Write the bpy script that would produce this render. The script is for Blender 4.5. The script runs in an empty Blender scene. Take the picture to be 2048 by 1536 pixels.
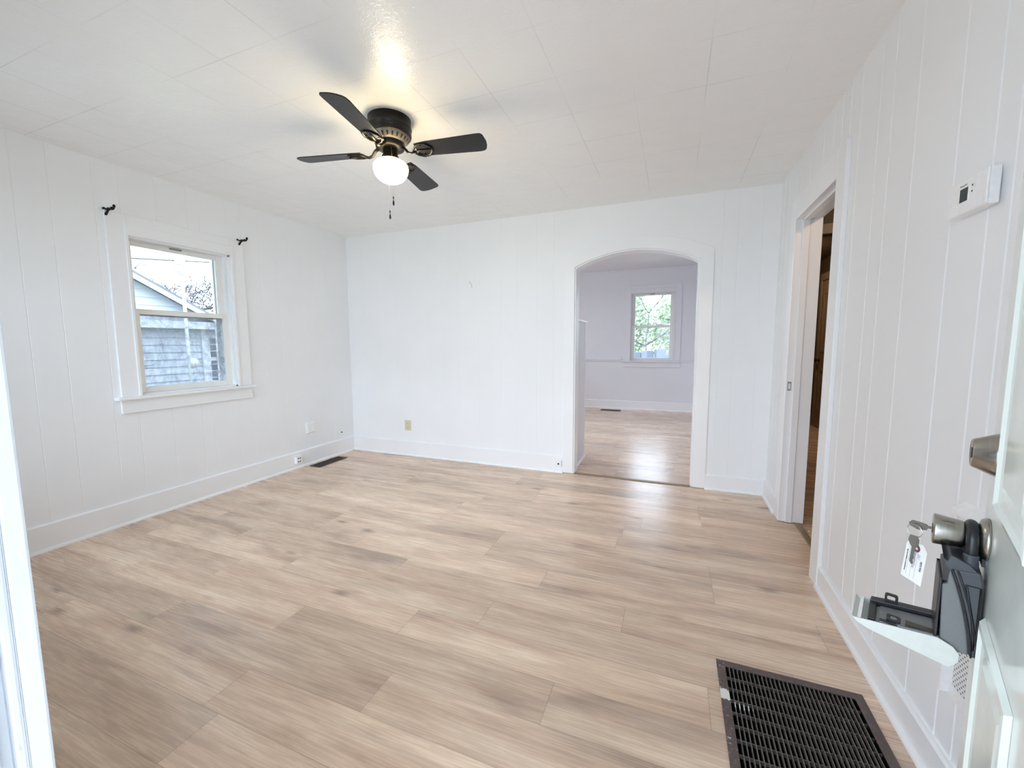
import bpy, bmesh, math, random
from mathutils import Vector, Matrix
random.seed(7)
SC = bpy.context.scene
COL = SC.collection
PI = math.pi

# ------------------------------------------------------------------ camera, sky, exposure
F_PX, PITCH, YAW, ROLL, CAM_Z = 819.33, 0.09738, 0.37592, -0.00449, 1.2358
cam = bpy.data.cameras.new('camera')
cam.sensor_fit = 'HORIZONTAL'; cam.sensor_width = 36.0; cam.lens = F_PX / 2048 * 36.0
cam.clip_start = 0.02; cam.clip_end = 300
cam_o = bpy.data.objects.new('camera', cam); COL.objects.link(cam_o)
fw = Vector((-math.sin(YAW) * math.cos(PITCH), math.cos(YAW) * math.cos(PITCH), -math.sin(PITCH)))
rt = Vector((math.cos(YAW), math.sin(YAW), 0)); up = rt.cross(fw)
r2 = math.cos(ROLL) * rt + math.sin(ROLL) * up
u2 = -math.sin(ROLL) * rt + math.cos(ROLL) * up
cam_o.matrix_world = Matrix(((r2.x, u2.x, -fw.x, 0), (r2.y, u2.y, -fw.y, 0), (r2.z, u2.z, -fw.z, CAM_Z), (0, 0, 0, 1)))
SC.camera = cam_o

SKY = 7.6
world = bpy.data.worlds.new('overcast_sky'); SC.world = world; world.use_nodes = True
wn = world.node_tree; wn.nodes.clear()
w_out = wn.nodes.new('ShaderNodeOutputWorld'); w_bg = wn.nodes.new('ShaderNodeBackground')
w_tc = wn.nodes.new('ShaderNodeTexCoord'); w_sep = wn.nodes.new('ShaderNodeSeparateXYZ'); w_rp = wn.nodes.new('ShaderNodeValToRGB')
w_rp.color_ramp.elements[0].color = (0.41, 0.46, 0.535, 1); w_rp.color_ramp.elements[1].color = (0.97, 1.13, 1.38, 1)   # overcast: the zenith is brighter than the horizon
wn.links.new(w_tc.outputs['Generated'], w_sep.inputs[0]); wn.links.new(w_sep.outputs[2], w_rp.inputs[0])
wn.links.new(w_rp.outputs[0], w_bg.inputs[0]); w_bg.inputs[1].default_value = SKY
wn.links.new(w_bg.outputs[0], w_out.inputs[0])

SC.view_settings.view_transform = 'Standard'
SC.view_settings.look = 'None'
SC.view_settings.exposure = 0.58
SC.view_settings.gamma = 1.0
SC.view_settings.use_curve_mapping = False
SC.cycles.max_bounces = 14; SC.cycles.diffuse_bounces = 10; SC.cycles.glossy_bounces = 4
SC.cycles.transparent_max_bounces = 12
SC.cycles.sample_clamp_indirect = 6.0
SC.cycles.caustics_reflective = False; SC.cycles.caustics_refractive = False

# room numbers (metres)
L, R, D, H = 3.510, 0.727, 3.765, 2.44        # left wall x=-L, right wall x=R, back wall y=D
YF = 0.175                                     # room face of the front wall
KY0, KY1, KH = 3.895, 7.95, 2.575              # kitchen
KXL, KXR = -3.51, 0.56
HX0, HX1 = 0.857, 1.98                         # hall

def portal(loc, rot, sx, sy):
    l = bpy.data.lights.new('daylight_portal', 'AREA'); l.shape = 'RECTANGLE'; l.size = sx; l.size_y = sy
    l.cycles.is_portal = True
    o = bpy.data.objects.new('daylight_portal', l); o.location = loc; o.rotation_euler = rot; COL.objects.link(o)
portal((-0.175, 0.012, 1.0), (-PI / 2, 0, PI), 0.87, 2.1)           # open front door
portal((-2.1, 0.02, 1.35), (-PI / 2, 0, PI), 2.5, 1.7)              # front window, added unseen
portal((-L - 0.14, 2.07, 1.44), (0, -PI / 2, 0), 1.1, 0.75)         # left window
portal((-0.39, KY1 + 0.14, 1.53), (-PI / 2, 0, 0), 0.78, 1.24)          # kitchen back window
portal((KXL - 0.14, 5.9, 1.685), (0, -PI / 2, 0), 1.47, 3.6)           # kitchen side window, added unseen

# ------------------------------------------------------------------ materials
class NT:
    def __init__(s, name):
        s.m = bpy.data.materials.new(name); s.m.use_nodes = True
        s.t = s.m.node_tree; s.t.nodes.clear()
        s.out = s.t.nodes.new('ShaderNodeOutputMaterial')
    def n(s, typ, **kw):
        nd = s.t.nodes.new(typ)
        for k, v in kw.items(): setattr(nd, k, v)
        return nd
    def put(s, sock, v):
        if isinstance(v, bpy.types.NodeSocket): s.t.links.new(v, sock)
        elif isinstance(v, (tuple, list)) and len(v) == 3 and sock.type == 'RGBA': sock.default_value = (*v, 1)
        else: sock.default_value = v
    def math(s, op, a, b=0.0, c=None, clamp=False):
        nd = s.n('ShaderNodeMath', operation=op, use_clamp=clamp); s.put(nd.inputs[0], a); s.put(nd.inputs[1], b)
        if c is not None: s.put(nd.inputs[2], c)
        return nd.outputs[0]
    def xyz(s, a, b, c):
        nd = s.n('ShaderNodeCombineXYZ')
        for i, v in enumerate((a, b, c)): s.put(nd.inputs[i], v)
        return nd.outputs[0]
    def sep(s, v):
        nd = s.n('ShaderNodeSeparateXYZ'); s.put(nd.inputs[0], v); return nd.outputs
    def noise(s, vec, scale, detail=3.0, rough=0.55, dist=0.0):
        nd = s.n('ShaderNodeTexNoise'); s.put(nd.inputs['Vector'], vec)
        s.put(nd.inputs['Scale'], scale); s.put(nd.inputs['Detail'], detail); s.put(nd.inputs['Roughness'], rough); s.put(nd.inputs['Distortion'], dist)
        return nd.outputs['Fac']
    def ramp(s, fac, stops, interp='LINEAR'):
        nd = s.n('ShaderNodeValToRGB'); cr = nd.color_ramp; cr.interpolation = interp
        while len(cr.elements) < len(stops): cr.elements.new(0.5)
        for e, (p, c) in zip(cr.elements, stops):
            e.position = p; e.color = (*c, 1) if isinstance(c, tuple) else (c, c, c, 1)
        s.put(nd.inputs[0], fac); return nd.outputs[0]
    def mix(s, fac, a, b, blend='MIX'):
        nd = s.n('ShaderNodeMix', data_type='RGBA', blend_type=blend)
        s.put(nd.inputs[0], fac); s.put(nd.inputs[6], a); s.put(nd.inputs[7], b); return nd.outputs[2]
    def obj(s): return s.n('ShaderNodeTexCoord').outputs['Object']
    def bump(s, h, strength=0.3, dist=0.002):
        nd = s.n('ShaderNodeBump'); s.put(nd.inputs['Height'], h); s.put(nd.inputs['Strength'], strength); s.put(nd.inputs['Distance'], dist)
        return nd.outputs[0]
    def bsdf(s, color, rough=0.5, metal=0.0, normal=None, spec=0.5, coat=0.0, coat_rough=0.1):
        nd = s.n('ShaderNodeBsdfPrincipled'); s.put(nd.inputs['Base Color'], color); s.put(nd.inputs['Roughness'], rough); s.put(nd.inputs['Metallic'], metal)
        s.put(nd.inputs['Specular IOR Level'], spec); s.put(nd.inputs['Coat Weight'], coat); s.put(nd.inputs['Coat Roughness'], coat_rough)
        if normal is not None: s.put(nd.inputs['Normal'], normal)
        return nd.outputs[0]
    def done(s, shader): s.t.links.new(shader, s.out.inputs[0]); return s.m

def paint(name, col, rough=0.5, grain=60.0, strength=0.06, var=0.03, spec=0.4):
    t = NT(name); o = t.obj()
    n1 = t.noise(o, grain, 3); n2 = t.noise(o, 1.7, 2)
    c = t.mix(t.ramp(n2, [(0.3, 0.0), (0.7, 1.0)]), tuple(x * (1 - var) for x in col), col)
    return t.done(t.bsdf(c, rough, 0, t.bump(n1, strength, 0.002), spec))
def plain(name, col, rough=0.5, metal=0.0, grain=80.0, strength=0.03, spec=0.5):
    t = NT(name); o = t.obj(); n1 = t.noise(o, grain, 2)
    c = t.mix(n1, tuple(x * 0.92 for x in col), tuple(min(1, x * 1.06) for x in col))
    return t.done(t.bsdf(c, rough, metal, t.bump(n1, strength, 0.001), spec))

WALL = (0.878, 0.892, 0.912)
M = {}
M['wall'] = paint('white_wall_paint', WALL, 0.5, 45, 0.05)
M['trim'] = paint('white_trim_paint', (0.888, 0.90, 0.92), 0.32, 30, 0.05)
M['trim_cream'] = paint('cream_sash_paint', (0.87, 0.87, 0.84), 0.35, 30, 0.05)
M['kwall'] = paint('kitchen_wall_paint', (0.80, 0.805, 0.845), 0.55, 45, 0.05)
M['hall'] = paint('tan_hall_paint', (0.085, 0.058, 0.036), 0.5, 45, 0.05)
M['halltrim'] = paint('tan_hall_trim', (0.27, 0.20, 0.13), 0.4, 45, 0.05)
M['plastic_white'] = plain('white_plastic', (0.90, 0.905, 0.91), 0.3)
M['almond'] = plain('almond_plastic', (0.70, 0.62, 0.44), 0.35)
M['black_iron'] = plain('black_iron', (0.008, 0.007, 0.007), 0.5, 0.0, 80, 0.03, 0.2)
M['bronze'] = plain('oil_rubbed_bronze', (0.011, 0.008, 0.006), 0.38, 0.35)
M['bronze_lamplit'] = plain('lamplit_bronze', (0.22, 0.19, 0.165), 0.45, 0.3)  # bronze painted paler to stand for lamplight on the vent ring
M['dark_hole'] = plain('dark_slot', (0.01, 0.01, 0.01), 0.8)
M['grey_mark'] = plain('grey_pencil_mark', (0.32, 0.32, 0.30), 0.8)
M['brass_strip'] = plain('brown_threshold', (0.26, 0.18, 0.10), 0.4)
M['vent_brown'] = plain('brown_vent_metal', (0.05, 0.032, 0.025), 0.45, 0.4)
M['lockbox'] = plain('charcoal_rubber', (0.055, 0.062, 0.072), 0.5, 0.0, 200, 0.15)
M['lockbox_grey'] = plain('grey_lock_plastic', (0.17, 0.18, 0.18), 0.5, 0.0, 250, 0.12)
M['tray_grey'] = plain('grey_tray_metal', (0.22, 0.235, 0.25), 0.38, 0.5)
M['lock_black'] = plain('black_plastic', (0.012, 0.013, 0.016), 0.35)
M['offwhite'] = plain('offwhite_cover_plastic', (0.60, 0.63, 0.59), 0.35)
M['steel_dark'] = plain('dark_nickel_key', (0.10, 0.09, 0.075), 0.35, 0.8)
M['steel'] = plain('bright_steel_wire', (0.75, 0.75, 0.75), 0.2, 1.0)
M['paper'] = plain('white_card', (0.86, 0.87, 0.85), 0.7)
M['ink'] = plain('black_ink', (0.03, 0.03, 0.05), 0.7)
M['ink_blue'] = plain('faint_pen_ink', (0.46, 0.51, 0.58), 0.7)
M['red_card'] = plain('maroon_reinforcement', (0.20, 0.06, 0.06), 0.7)
M['screen'] = plain('thermostat_display', (0.014, 0.022, 0.024), 0.3, 0.0, 80, 0.03, 0.25)
M['siding'] = paint('grey_vinyl_siding', (0.46, 0.50, 0.55), 0.6, 20, 0.05)
M['siding_trim'] = paint('pale_siding_trim', (0.62, 0.65, 0.68), 0.6, 20, 0.05)
M['shingle'] = paint('dark_roof_shingle', (0.12, 0.13, 0.14), 0.9, 40, 0.4)
M['bark'] = paint('grey_bark', (0.055, 0.058, 0.065), 0.9, 30, 0.4)
M['leaf'] = paint('pale_green_leaf', (0.40, 0.50, 0.34), 0.7, 3, 0.0, 0.4)
M['leaf_yellow'] = paint('yellow_green_leaf', (0.55, 0.50, 0.28), 0.7, 3, 0.0, 0.3)
M['grass'] = paint('winter_grass', (0.20, 0.19, 0.12), 0.9, 6, 0.3, 0.3)
M['concrete'] = paint('bounce_slab_concrete', (0.50, 0.49, 0.47), 0.8, 30, 0.2)
M['stone'] = paint('grey_garden_stone', (0.10, 0.115, 0.15), 0.9, 12, 0.4)
M['black_rubber'] = plain('black_cable', (0.02, 0.02, 0.022), 0.6)

def mk_nickel():
    t = NT('brushed_nickel'); o = t.obj(); s = t.sep(o)
    n = t.noise(t.xyz(t.math('MULTIPLY', s[0], 4), t.math('MULTIPLY', s[1], 600), t.math('MULTIPLY', s[2], 4)), 1.0, 2)
    return t.done(t.bsdf(t.mix(n, (0.33, 0.315, 0.285), (0.46, 0.44, 0.40)), 0.27, 1.0))
M['nickel'] = mk_nickel()

def mk_door():
    t = NT('sage_gloss_door_paint'); o = t.obj()
    n = t.noise(o, 9, 4); n2 = t.noise(o, 120, 2)
    c = t.mix(t.ramp(n, [(0.35, 0.0), (0.7, 1.0)]), (0.72, 0.80, 0.765), (0.80, 0.87, 0.835))
    return t.done(t.bsdf(c, t.math('ADD', t.math('MULTIPLY', n, 0.10), 0.10), 0, t.bump(n2, 0.03, 0.001), 0.5))
M['door'] = mk_door()

def mk_ceiling():
    t = NT('semigloss_ceiling_tile'); o = t.obj(); s = t.sep(o)
    def seam(a, off, w):
        f = t.math('FRACT', t.math('ADD', t.math('DIVIDE', t.math('ADD', a, off), 0.3215), 100.0))
        return t.math('LESS_THAN', t.math('ABSOLUTE', t.math('SUBTRACT', f, 0.5)), w)
    sx = seam(s[0], 0.54 + 0.16075, 0.0050); sy = seam(s[1], -1.28 + 0.16075, 0.0050)
    brk = t.ramp(t.noise(o, 1.5, 2), [(0.42, 0.0), (0.6, 1.0)])
    line = t.math('MULTIPLY', t.math('MAXIMUM', sx, sy), brk)
    brush = t.noise(t.xyz(t.math('MULTIPLY', s[0], 60), t.math('MULTIPLY', s[1], 60), s[2]), 1.0, 4, 0.6, 1.2)
    big = t.noise(o, 5.0, 2)
    h = t.math('SUBTRACT', t.math('ADD', t.math('MULTIPLY', brush, 0.6), t.math('MULTIPLY', big, 2.0)), t.math('MULTIPLY', line, 1.2))
    c = t.mix(t.math('MULTIPLY', line, 0.35), (0.89, 0.885, 0.87), (0.42, 0.41, 0.39))
    return t.done(t.bsdf(c, 0.22, 0, t.bump(h, 0.5, 0.004), 0.42))
M['ceiling'] = mk_ceiling()

def mk_floor():
    t = NT('oak_vinyl_plank'); o = t.obj(); s = t.sep(o); x, y = s[0], s[1]
    PW, PL = 0.178, 1.22
    ry = t.math('DIVIDE', t.math('ADD', y, 20.013), PW); row = t.math('FLOOR', ry); fy = t.math('FRACT', ry)
    wn1 = t.n('ShaderNodeTexWhiteNoise', noise_dimensions='1D'); t.put(wn1.inputs['W'], row)
    rx = t.math('ADD', t.math('DIVIDE', t.math('ADD', x, 20.0), PL), t.math('MULTIPLY', wn1.outputs['Value'], 9.7))
    col = t.math('FLOOR', rx); fx = t.math('FRACT', rx)
    wn2 = t.n('ShaderNodeTexWhiteNoise', noise_dimensions='2D'); t.put(wn2.inputs['Vector'], t.xyz(row, col, 0)); pr = wn2.outputs['Value']
    sh = t.math('MULTIPLY', pr, 41.0)
    g1 = t.noise(t.xyz(t.math('ADD', t.math('MULTIPLY', x, 1.3), sh), t.math('ADD', t.math('MULTIPLY', y, 11), sh), 0), 1.0, 5, 0.55, 0.5)
    g2 = t.noise(t.xyz(t.math('ADD', t.math('MULTIPLY', x, 5), sh), t.math('MULTIPLY', y, 150), sh), 1.0, 3, 0.6)
    g3 = t.noise(t.xyz(t.math('ADD', t.math('MULTIPLY', x, 0.9), sh), t.math('ADD', t.math('MULTIPLY', y, 5.0), sh), 3.0), 1.0, 3, 0.5, 0.8)
    # dark mineral streaks and small knots, sharper than the broad grain
    g4 = t.noise(t.xyz(t.math('ADD', t.math('MULTIPLY', x, 2.6), sh), t.math('ADD', t.math('MULTIPLY', y, 34), sh), 7.0), 1.0, 6, 0.65, 1.4)
    # knots: stretched cells, only some of them dark
    vor = t.n('ShaderNodeTexVoronoi'); t.put(vor.inputs['Vector'], t.xyz(t.math('ADD', t.math('MULTIPLY', x, 2.3), sh), t.math('ADD', t.math('MULTIPLY', y, 5.5), sh), 0)); t.put(vor.inputs['Scale'], 1.0)
    kd = t.math('ADD', vor.outputs['Distance'], t.math('MULTIPLY', t.math('SUBTRACT', g2, 0.5), 0.10))
    knot = t.ramp(kd, [(0.02, 1.0), (0.07, 0.6), (0.17, 0.0)])
    kr = t.math('GREATER_THAN', t.sep(vor.outputs['Color'])[0], 0.36)
    knot = t.math('MULTIPLY', knot, kr)
    base = t.ramp(g1, [(0.27, (0.510, 0.350, 0.255)), (0.45, (0.700, 0.515, 0.380)), (0.62, (0.830, 0.645, 0.490)), (0.8, (0.880, 0.715, 0.560))])
    base = t.mix(t.ramp(g3, [(0.58, 0.0), (0.72, 0.60)]), base, (0.310, 0.225, 0.175))
    base = t.mix(t.ramp(g4, [(0.60, 0.0), (0.74, 0.34)]), base, (0.300, 0.205, 0.155))
    base = t.mix(t.math('MULTIPLY', knot, 0.85), base, (0.200, 0.135, 0.100))
    base = t.mix(t.ramp(g2, [(0.3, 0.26), (0.6, 0.0)]), base, (0.24, 0.165, 0.115))
    pb = t.math('ADD', t.math('MULTIPLY', pr, 0.28), 0.85)
    base = t.mix(1.0, base, t.xyz(pb, pb, pb), 'MULTIPLY')
    ey = t.math('LESS_THAN', t.math('MINIMUM', fy, t.math('SUBTRACT', 1.0, fy)), 0.0075)
    ex = t.math('LESS_THAN', t.math('MINIMUM', fx, t.math('SUBTRACT', 1.0, fx)), 0.0012)
    seam = t.math('MAXIMUM', ey, ex)
    base = t.mix(t.math('MULTIPLY', seam, 0.45), base, (0.16, 0.11, 0.075))
    h = t.math('SUBTRACT', t.math('MULTIPLY', g2, 0.35), t.math('MULTIPLY', seam, 1.0))
    rough = t.math('ADD', t.math('MULTIPLY', g2, 0.12), 0.21)
    return t.done(t.bsdf(base, rough, 0, t.bump(h, 0.12, 0.0012), 0.65))
M['floor'] = mk_floor()

def mk_glass(name, dirt):
    t = NT(name); o = t.obj()
    lw = t.n('ShaderNodeFresnel'); lw.inputs[0].default_value = 1.45
    tr = t.n('ShaderNodeBsdfTransparent'); tr.inputs[0].default_value = (0.93, 0.96, 0.96, 1)
    gl = t.n('ShaderNodeBsdfGlossy'); gl.inputs['Roughness'].default_value = 0.03
    mx = t.n('ShaderNodeMixShader'); t.put(mx.inputs[0], lw.outputs[0]); t.put(mx.inputs[1], tr.outputs[0]); t.put(mx.inputs[2], gl.outputs[0])
    if not dirt: return t.done(mx.outputs[0])
    s = t.sep(o)
    n = t.noise(o, 7.0, 8, 0.72, 1.5); n2 = t.noise(t.xyz(s[0], t.math('MULTIPLY', s[1], 40), t.math('MULTIPLY', s[2], 12)), 1.0, 5, 0.7)
    d = t.math('MULTIPLY', t.ramp(n, [(0.38, 0.18), (0.52, 0.38), (0.66, 0.85)]), t.ramp(n2, [(0.3, 0.35), (0.7, 1.0)]))
    tl = t.n('ShaderNodeBsdfTranslucent'); tl.inputs[0].default_value = (0.36, 0.385, 0.43, 1)
    m2 = t.n('ShaderNodeMixShader'); t.put(m2.inputs[0], t.math('MULTIPLY', d, dirt)); t.put(m2.inputs[1], mx.outputs[0]); t.put(m2.inputs[2], tl.outputs[0])
    return t.done(m2.outputs[0])
M['glass'] = mk_glass('window_glass', 0)
M['glass_dirty'] = mk_glass('smeared_window_glass', 0.95)

def mk_screen():
    t = NT('insect_screen_mesh')
    tr = t.n('ShaderNodeBsdfTransparent'); df = t.n('ShaderNodeBsdfDiffuse'); df.inputs[0].default_value = (0.10, 0.11, 0.13, 1)
    mx = t.n('ShaderNodeMixShader'); o = t.sep(t.obj())
    k = t.math('MAXIMUM', t.math('LESS_THAN', t.math('FRACT', t.math('MULTIPLY', o[1], 700)), 0.22), t.math('LESS_THAN', t.math('FRACT', t.math('MULTIPLY', o[2], 700)), 0.22))
    t.put(mx.inputs[0], k); t.put(mx.inputs[1], tr.outputs[0]); t.put(mx.inputs[2], df.outputs[0])
    return t.done(mx.outputs[0])
M['insect_screen'] = mk_screen()

def mk_globe():
    t = NT('lit_frosted_glass'); z = t.sep(t.obj())[2]              # bulb sits low in the shade, the collar end glows yellower
    k = t.math('DIVIDE', t.math('ADD', z, 0.335), 0.145)
    e = t.n('ShaderNodeEmission'); t.put(e.inputs[0], t.ramp(k, [(0.0, (1.0, 0.90, 0.70)), (0.45, (1.0, 0.88, 0.64)), (0.8, (1.0, 0.80, 0.44))]))
    t.put(e.inputs[1], t.ramp(k, [(0.0, 1.0), (0.4, 0.9), (0.75, 0.55), (0.92, 0.12)]))
    m = t.n('ShaderNodeMath', operation='MULTIPLY'); t.t.links.new(e.inputs[1].links[0].from_socket, m.inputs[0]); m.inputs[1].default_value = 36.0; t.put(e.inputs[1], m.outputs[0])
    return t.done(e.outputs[0])
M['globe'] = mk_globe()

def mk_blade():
    t = NT('dark_blade_veneer'); o = t.obj(); s = t.sep(o)
    n = t.noise(t.xyz(t.math('MULTIPLY', s[0], 4), t.math('MULTIPLY', s[1], 90), s[2]), 1.0, 3)
    return t.done(t.bsdf(t.mix(n, (0.012, 0.012, 0.014), (0.026, 0.024, 0.026)), 0.38, 0.0, None, 0.35))
M['blade'] = mk_blade()

def mk_grille(name='worn_brown_grille_paint', ca=(0.075, 0.052, 0.048), cb=(0.13, 0.095, 0.09)):
    t = NT(name); o = t.obj()
    n = t.noise(o, 70, 5, 0.7); n2 = t.noise(o, 9, 3)
    c = t.mix(t.ramp(n, [(0.35, 0.0), (0.65, 1.0)]), ca, cb)
    s = t.sep(o)
    left = t.ramp(s[0], [(0.0, 1.0), (0.035, 1.0), (0.05, 0.0)])            # chipped paint, mostly on the left rail
    chip = t.math('MULTIPLY', t.math('GREATER_THAN', t.math('ADD', n, t.math('MULTIPLY', n2, 0.35)), 0.80), left)
    # one splash of white paint
    vd = t.n('ShaderNodeVectorMath', operation='DISTANCE'); t.put(vd.inputs[0], o); vd.inputs[1].default_value = (0.012, 0.52, 0.006)
    spl = t.math('LESS_THAN', t.math('ADD', vd.outputs['Value'], t.math('MULTIPLY', t.math('SUBTRACT', n, 0.5), 0.05)), 0.024)
    vd2 = t.n('ShaderNodeVectorMath', operation='DISTANCE')
    t.put(vd2.inputs[0], t.xyz(t.math('MULTIPLY', s[0], 0.35), s[1], s[2])); vd2.inputs[1].default_value = (0.022, 0.487, 0.004)
    spl2 = t.math('LESS_THAN', t.math('ADD', vd2.outputs['Value'], t.math('MULTIPLY', t.math('SUBTRACT', n, 0.5), 0.02)), 0.012)
    w = t.math('MAXIMUM', chip, t.math('MAXIMUM', spl, spl2))
    return t.done(t.bsdf(t.mix(w, c, (0.72, 0.72, 0.70)), 0.55, 0.0, t.bump(n, 0.2, 0.001)))
M['grille'] = mk_grille(); M['grate'] = mk_grille('worn_grey_grate_paint', (0.11, 0.095, 0.09), (0.19, 0.17, 0.155))

def mk_jamb():
    t = NT('thick_chipped_white_paint'); o = t.obj(); s = t.sep(o)
    n = t.noise(t.xyz(t.math('MULTIPLY', s[0], 60), t.math('MULTIPLY', s[1], 60), t.math('MULTIPLY', s[2], 14)), 1.0, 6, 0.65, 1.0)
    c = t.mix(t.ramp(n, [(0.30, 1.0), (0.40, 0.0)]), (0.66, 0.69, 0.73), (0.50, 0.53, 0.57))
    return t.done(t.bsdf(c, 0.4, 0, t.bump(n, 0.2, 0.004)))
M['jamb'] = mk_jamb()

def mk_perf():
    t = NT('perforated_white_sheet'); o = t.sep(t.obj())
    a = t.math('DIVIDE', o[2], 0.0085); row = t.math('FLOOR', a)
    b = t.math('ADD', t.math('DIVIDE', o[1], 0.0125), t.math('MULTIPLY', t.math('MODULO', t.math('ADD', row, 1000.0), 2.0), 0.5))
    da = t.math('SUBTRACT', t.math('FRACT', a), 0.5); db = t.math('SUBTRACT', t.math('FRACT', t.math('ADD', b, 1000.0)), 0.5)
    r = t.math('SQRT', t.math('ADD', t.math('MULTIPLY', da, da), t.math('MULTIPLY', db, db)))
    hole = t.math('LESS_THAN', r, 0.24)
    return t.done(t.bsdf(t.mix(hole, (0.80, 0.80, 0.81), (0.11, 0.11, 0.12)), 0.45))
M['perf'] = mk_perf()

# ------------------------------------------------------------------ mesh helpers
ORG = {}                                      # world base of each thing whose parts are given in world metres
class MB:
    def __init__(s, tf=None): s.v = []; s.f = []; s.sm = []; s.tf = tf
    def pt(s, p):
        s.v.append(Vector(s.tf(*p)) if s.tf else Vector(p)); return len(s.v) - 1
    def face(s, idx, smooth=False): s.f.append(tuple(idx)); s.sm.append(smooth)
    def poly(s, pts): s.face([s.pt(p) for p in pts])
    def box(s, x0, x1, y0, y1, z0, z1):
        i = [s.pt((x, y, z)) for z in (z0, z1) for y in (y0, y1) for x in (x0, x1)]
        for q in ((0, 2, 3, 1), (4, 5, 7, 6), (0, 1, 5, 4), (2, 6, 7, 3), (0, 4, 6, 2), (1, 3, 7, 5)): s.face([i[k] for k in q])
        return s
    def prism(s, poly, a0, a1, axis=2):
        def P(u, v, w): return {0: (w, u, v), 1: (u, w, v), 2: (u, v, w)}[axis]
        n = len(poly); b = [s.pt(P(u, v, a0)) for u, v in poly]; t = [s.pt(P(u, v, a1)) for u, v in poly]
        s.face(b[::-1]); s.face(t)
        for k in range(n): s.face((b[k], b[(k + 1) % n], t[(k + 1) % n], t[k]))
        return s
    def lathe(s, prof, c=(0, 0, 0), axis=(0, 0, 1), seg=32, smooth=True, cap=True):
        ax = Vector(axis).normalized(); a = ax.orthogonal().normalized(); b = ax.cross(a); c = Vector(c); rings = []
        for r, h in prof:
            rings.append([s.pt(c + ax * h + (a * math.cos(2 * PI * k / seg) + b * math.sin(2 * PI * k / seg)) * r) for k in range(seg)])
        for A, B in zip(rings, rings[1:]):
            for k in range(seg): s.face((A[k], A[(k + 1) % seg], B[(k + 1) % seg], B[k]), smooth)
        if cap:
            if prof[0][0] > 1e-6: s.face(rings[0][::-1])
            if prof[-1][0] > 1e-6: s.face(rings[-1])
        return s
    def tube(s, path, r, seg=8, flat=1.0, closed=False, upv=None):
        P = [Vector(p) for p in path]; n = len(P); rs = r if isinstance(r, (list, tuple)) else [r] * n; rings = []; prev = None
        for i in range(n):
            if closed: d = P[(i + 1) % n] - P[i - 1]
            else: d = P[min(i + 1, n - 1)] - P[max(i - 1, 0)]
            d.normalize()
            if upv is not None: a = d.cross(Vector(upv)).normalized()
            elif prev is None: a = d.orthogonal().normalized()
            else: a = (prev - d * prev.dot(d)).normalized()
            prev = a; b = d.cross(a)
            rings.append([s.pt(P[i] + (a * math.cos(2 * PI * k / seg) + b * (flat * math.sin(2 * PI * k / seg))) * rs[i]) for k in range(seg)])
        m = n if closed else n - 1
        for i in range(m):
            A, B = rings[i], rings[(i + 1) % n]
            for k in range(seg): s.face((A[k], A[(k + 1) % seg], B[(k + 1) % seg], B[k]), True)
        if not closed: s.face(rings[0][::-1]); s.face(rings[-1])
        return s
    def ring_prism(s, outer, inner, a0, a1, axis=2):            # frame between two loops with equal counts
        def P(u, v, w): return {0: (w, u, v), 1: (u, w, v), 2: (u, v, w)}[axis]
        n = len(outer); q = [[s.pt(P(u, v, a)) for u, v in loop] for loop in (outer, inner) for a in (a0, a1)]
        ob, ot, ib, it = q
        for k in range(n):
            j = (k + 1) % n
            s.face((ob[k], ob[j], ot[j], ot[k])); s.face((ib[j], ib[k], it[k], it[j])); s.face((ot[k], ot[j], it[j], it[k])); s.face((ob[j], ob[k], ib[k], ib[j]))
        return s
    def build(s, name, mat, parent=None, local=False, bevel=0.0, kind=None, label=None, seg=2):
        off = Vector((0, 0, 0)) if (local or parent is None) else ORG.get(parent.name, Vector((0, 0, 0)))
        me = bpy.data.meshes.new(name); me.from_pydata([tuple(v - off) for v in s.v], [], s.f)
        for p, k in zip(me.polygons, s.sm): p.use_smooth = k
        bm = bmesh.new(); bm.from_mesh(me); bmesh.ops.recalc_face_normals(bm, faces=bm.faces); bm.to_mesh(me); bm.free()
        me.materials.append(M[mat] if isinstance(mat, str) else mat)
        o = bpy.data.objects.new(name, me); COL.objects.link(o)
        if parent is not None:
            o.parent = parent; ORG[o.name] = off
        if bevel:
            md = o.modifiers.new('edge', 'BEVEL'); md.width = bevel; md.segments = seg; md.limit_method = 'ANGLE'; md.angle_limit = 0.6
        if kind: o['kind'] = kind
        if label: o['label'] = label
        return o

def tag(o, label, cat, group=None, kind=None):
    o['label'] = label; o['category'] = cat
    if group: o['group'] = group
    if kind: o['kind'] = kind
    return o
def root(name, loc, label=None, cat=None, group=None, kind=None, rz=0.0):
    o = bpy.data.objects.new(name, None); o.empty_display_size = 0.05; o.location = loc; o.rotation_euler = (0, 0, rz); COL.objects.link(o)
    ORG[o.name] = Vector(loc)
    if label: tag(o, label, cat, group)
    if kind: o['kind'] = kind
    return o
def struct(mb, name, mat, label, cat, bevel=0.0):
    o = mb.build(name, mat, bevel=bevel); tag(o, label, cat, None, 'structure'); return o
def arc(cx, cy, r, a0, a1, n): return [(cx + r * math.cos(math.radians(a0 + (a1 - a0) * k / n)), cy + r * math.sin(math.radians(a0 + (a1 - a0) * k / n))) for k in range(n + 1)]
def rrect(x0, x1, y0, y1, r, n=4):
    return arc(x1 - r, y1 - r, r, 0, 90, n) + arc(x0 + r, y1 - r, r, 90, 180, n) + arc(x0 + r, y0 + r, r, 180, 270, n) + arc(x1 - r, y0 + r, r, 270, 360, n)

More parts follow.
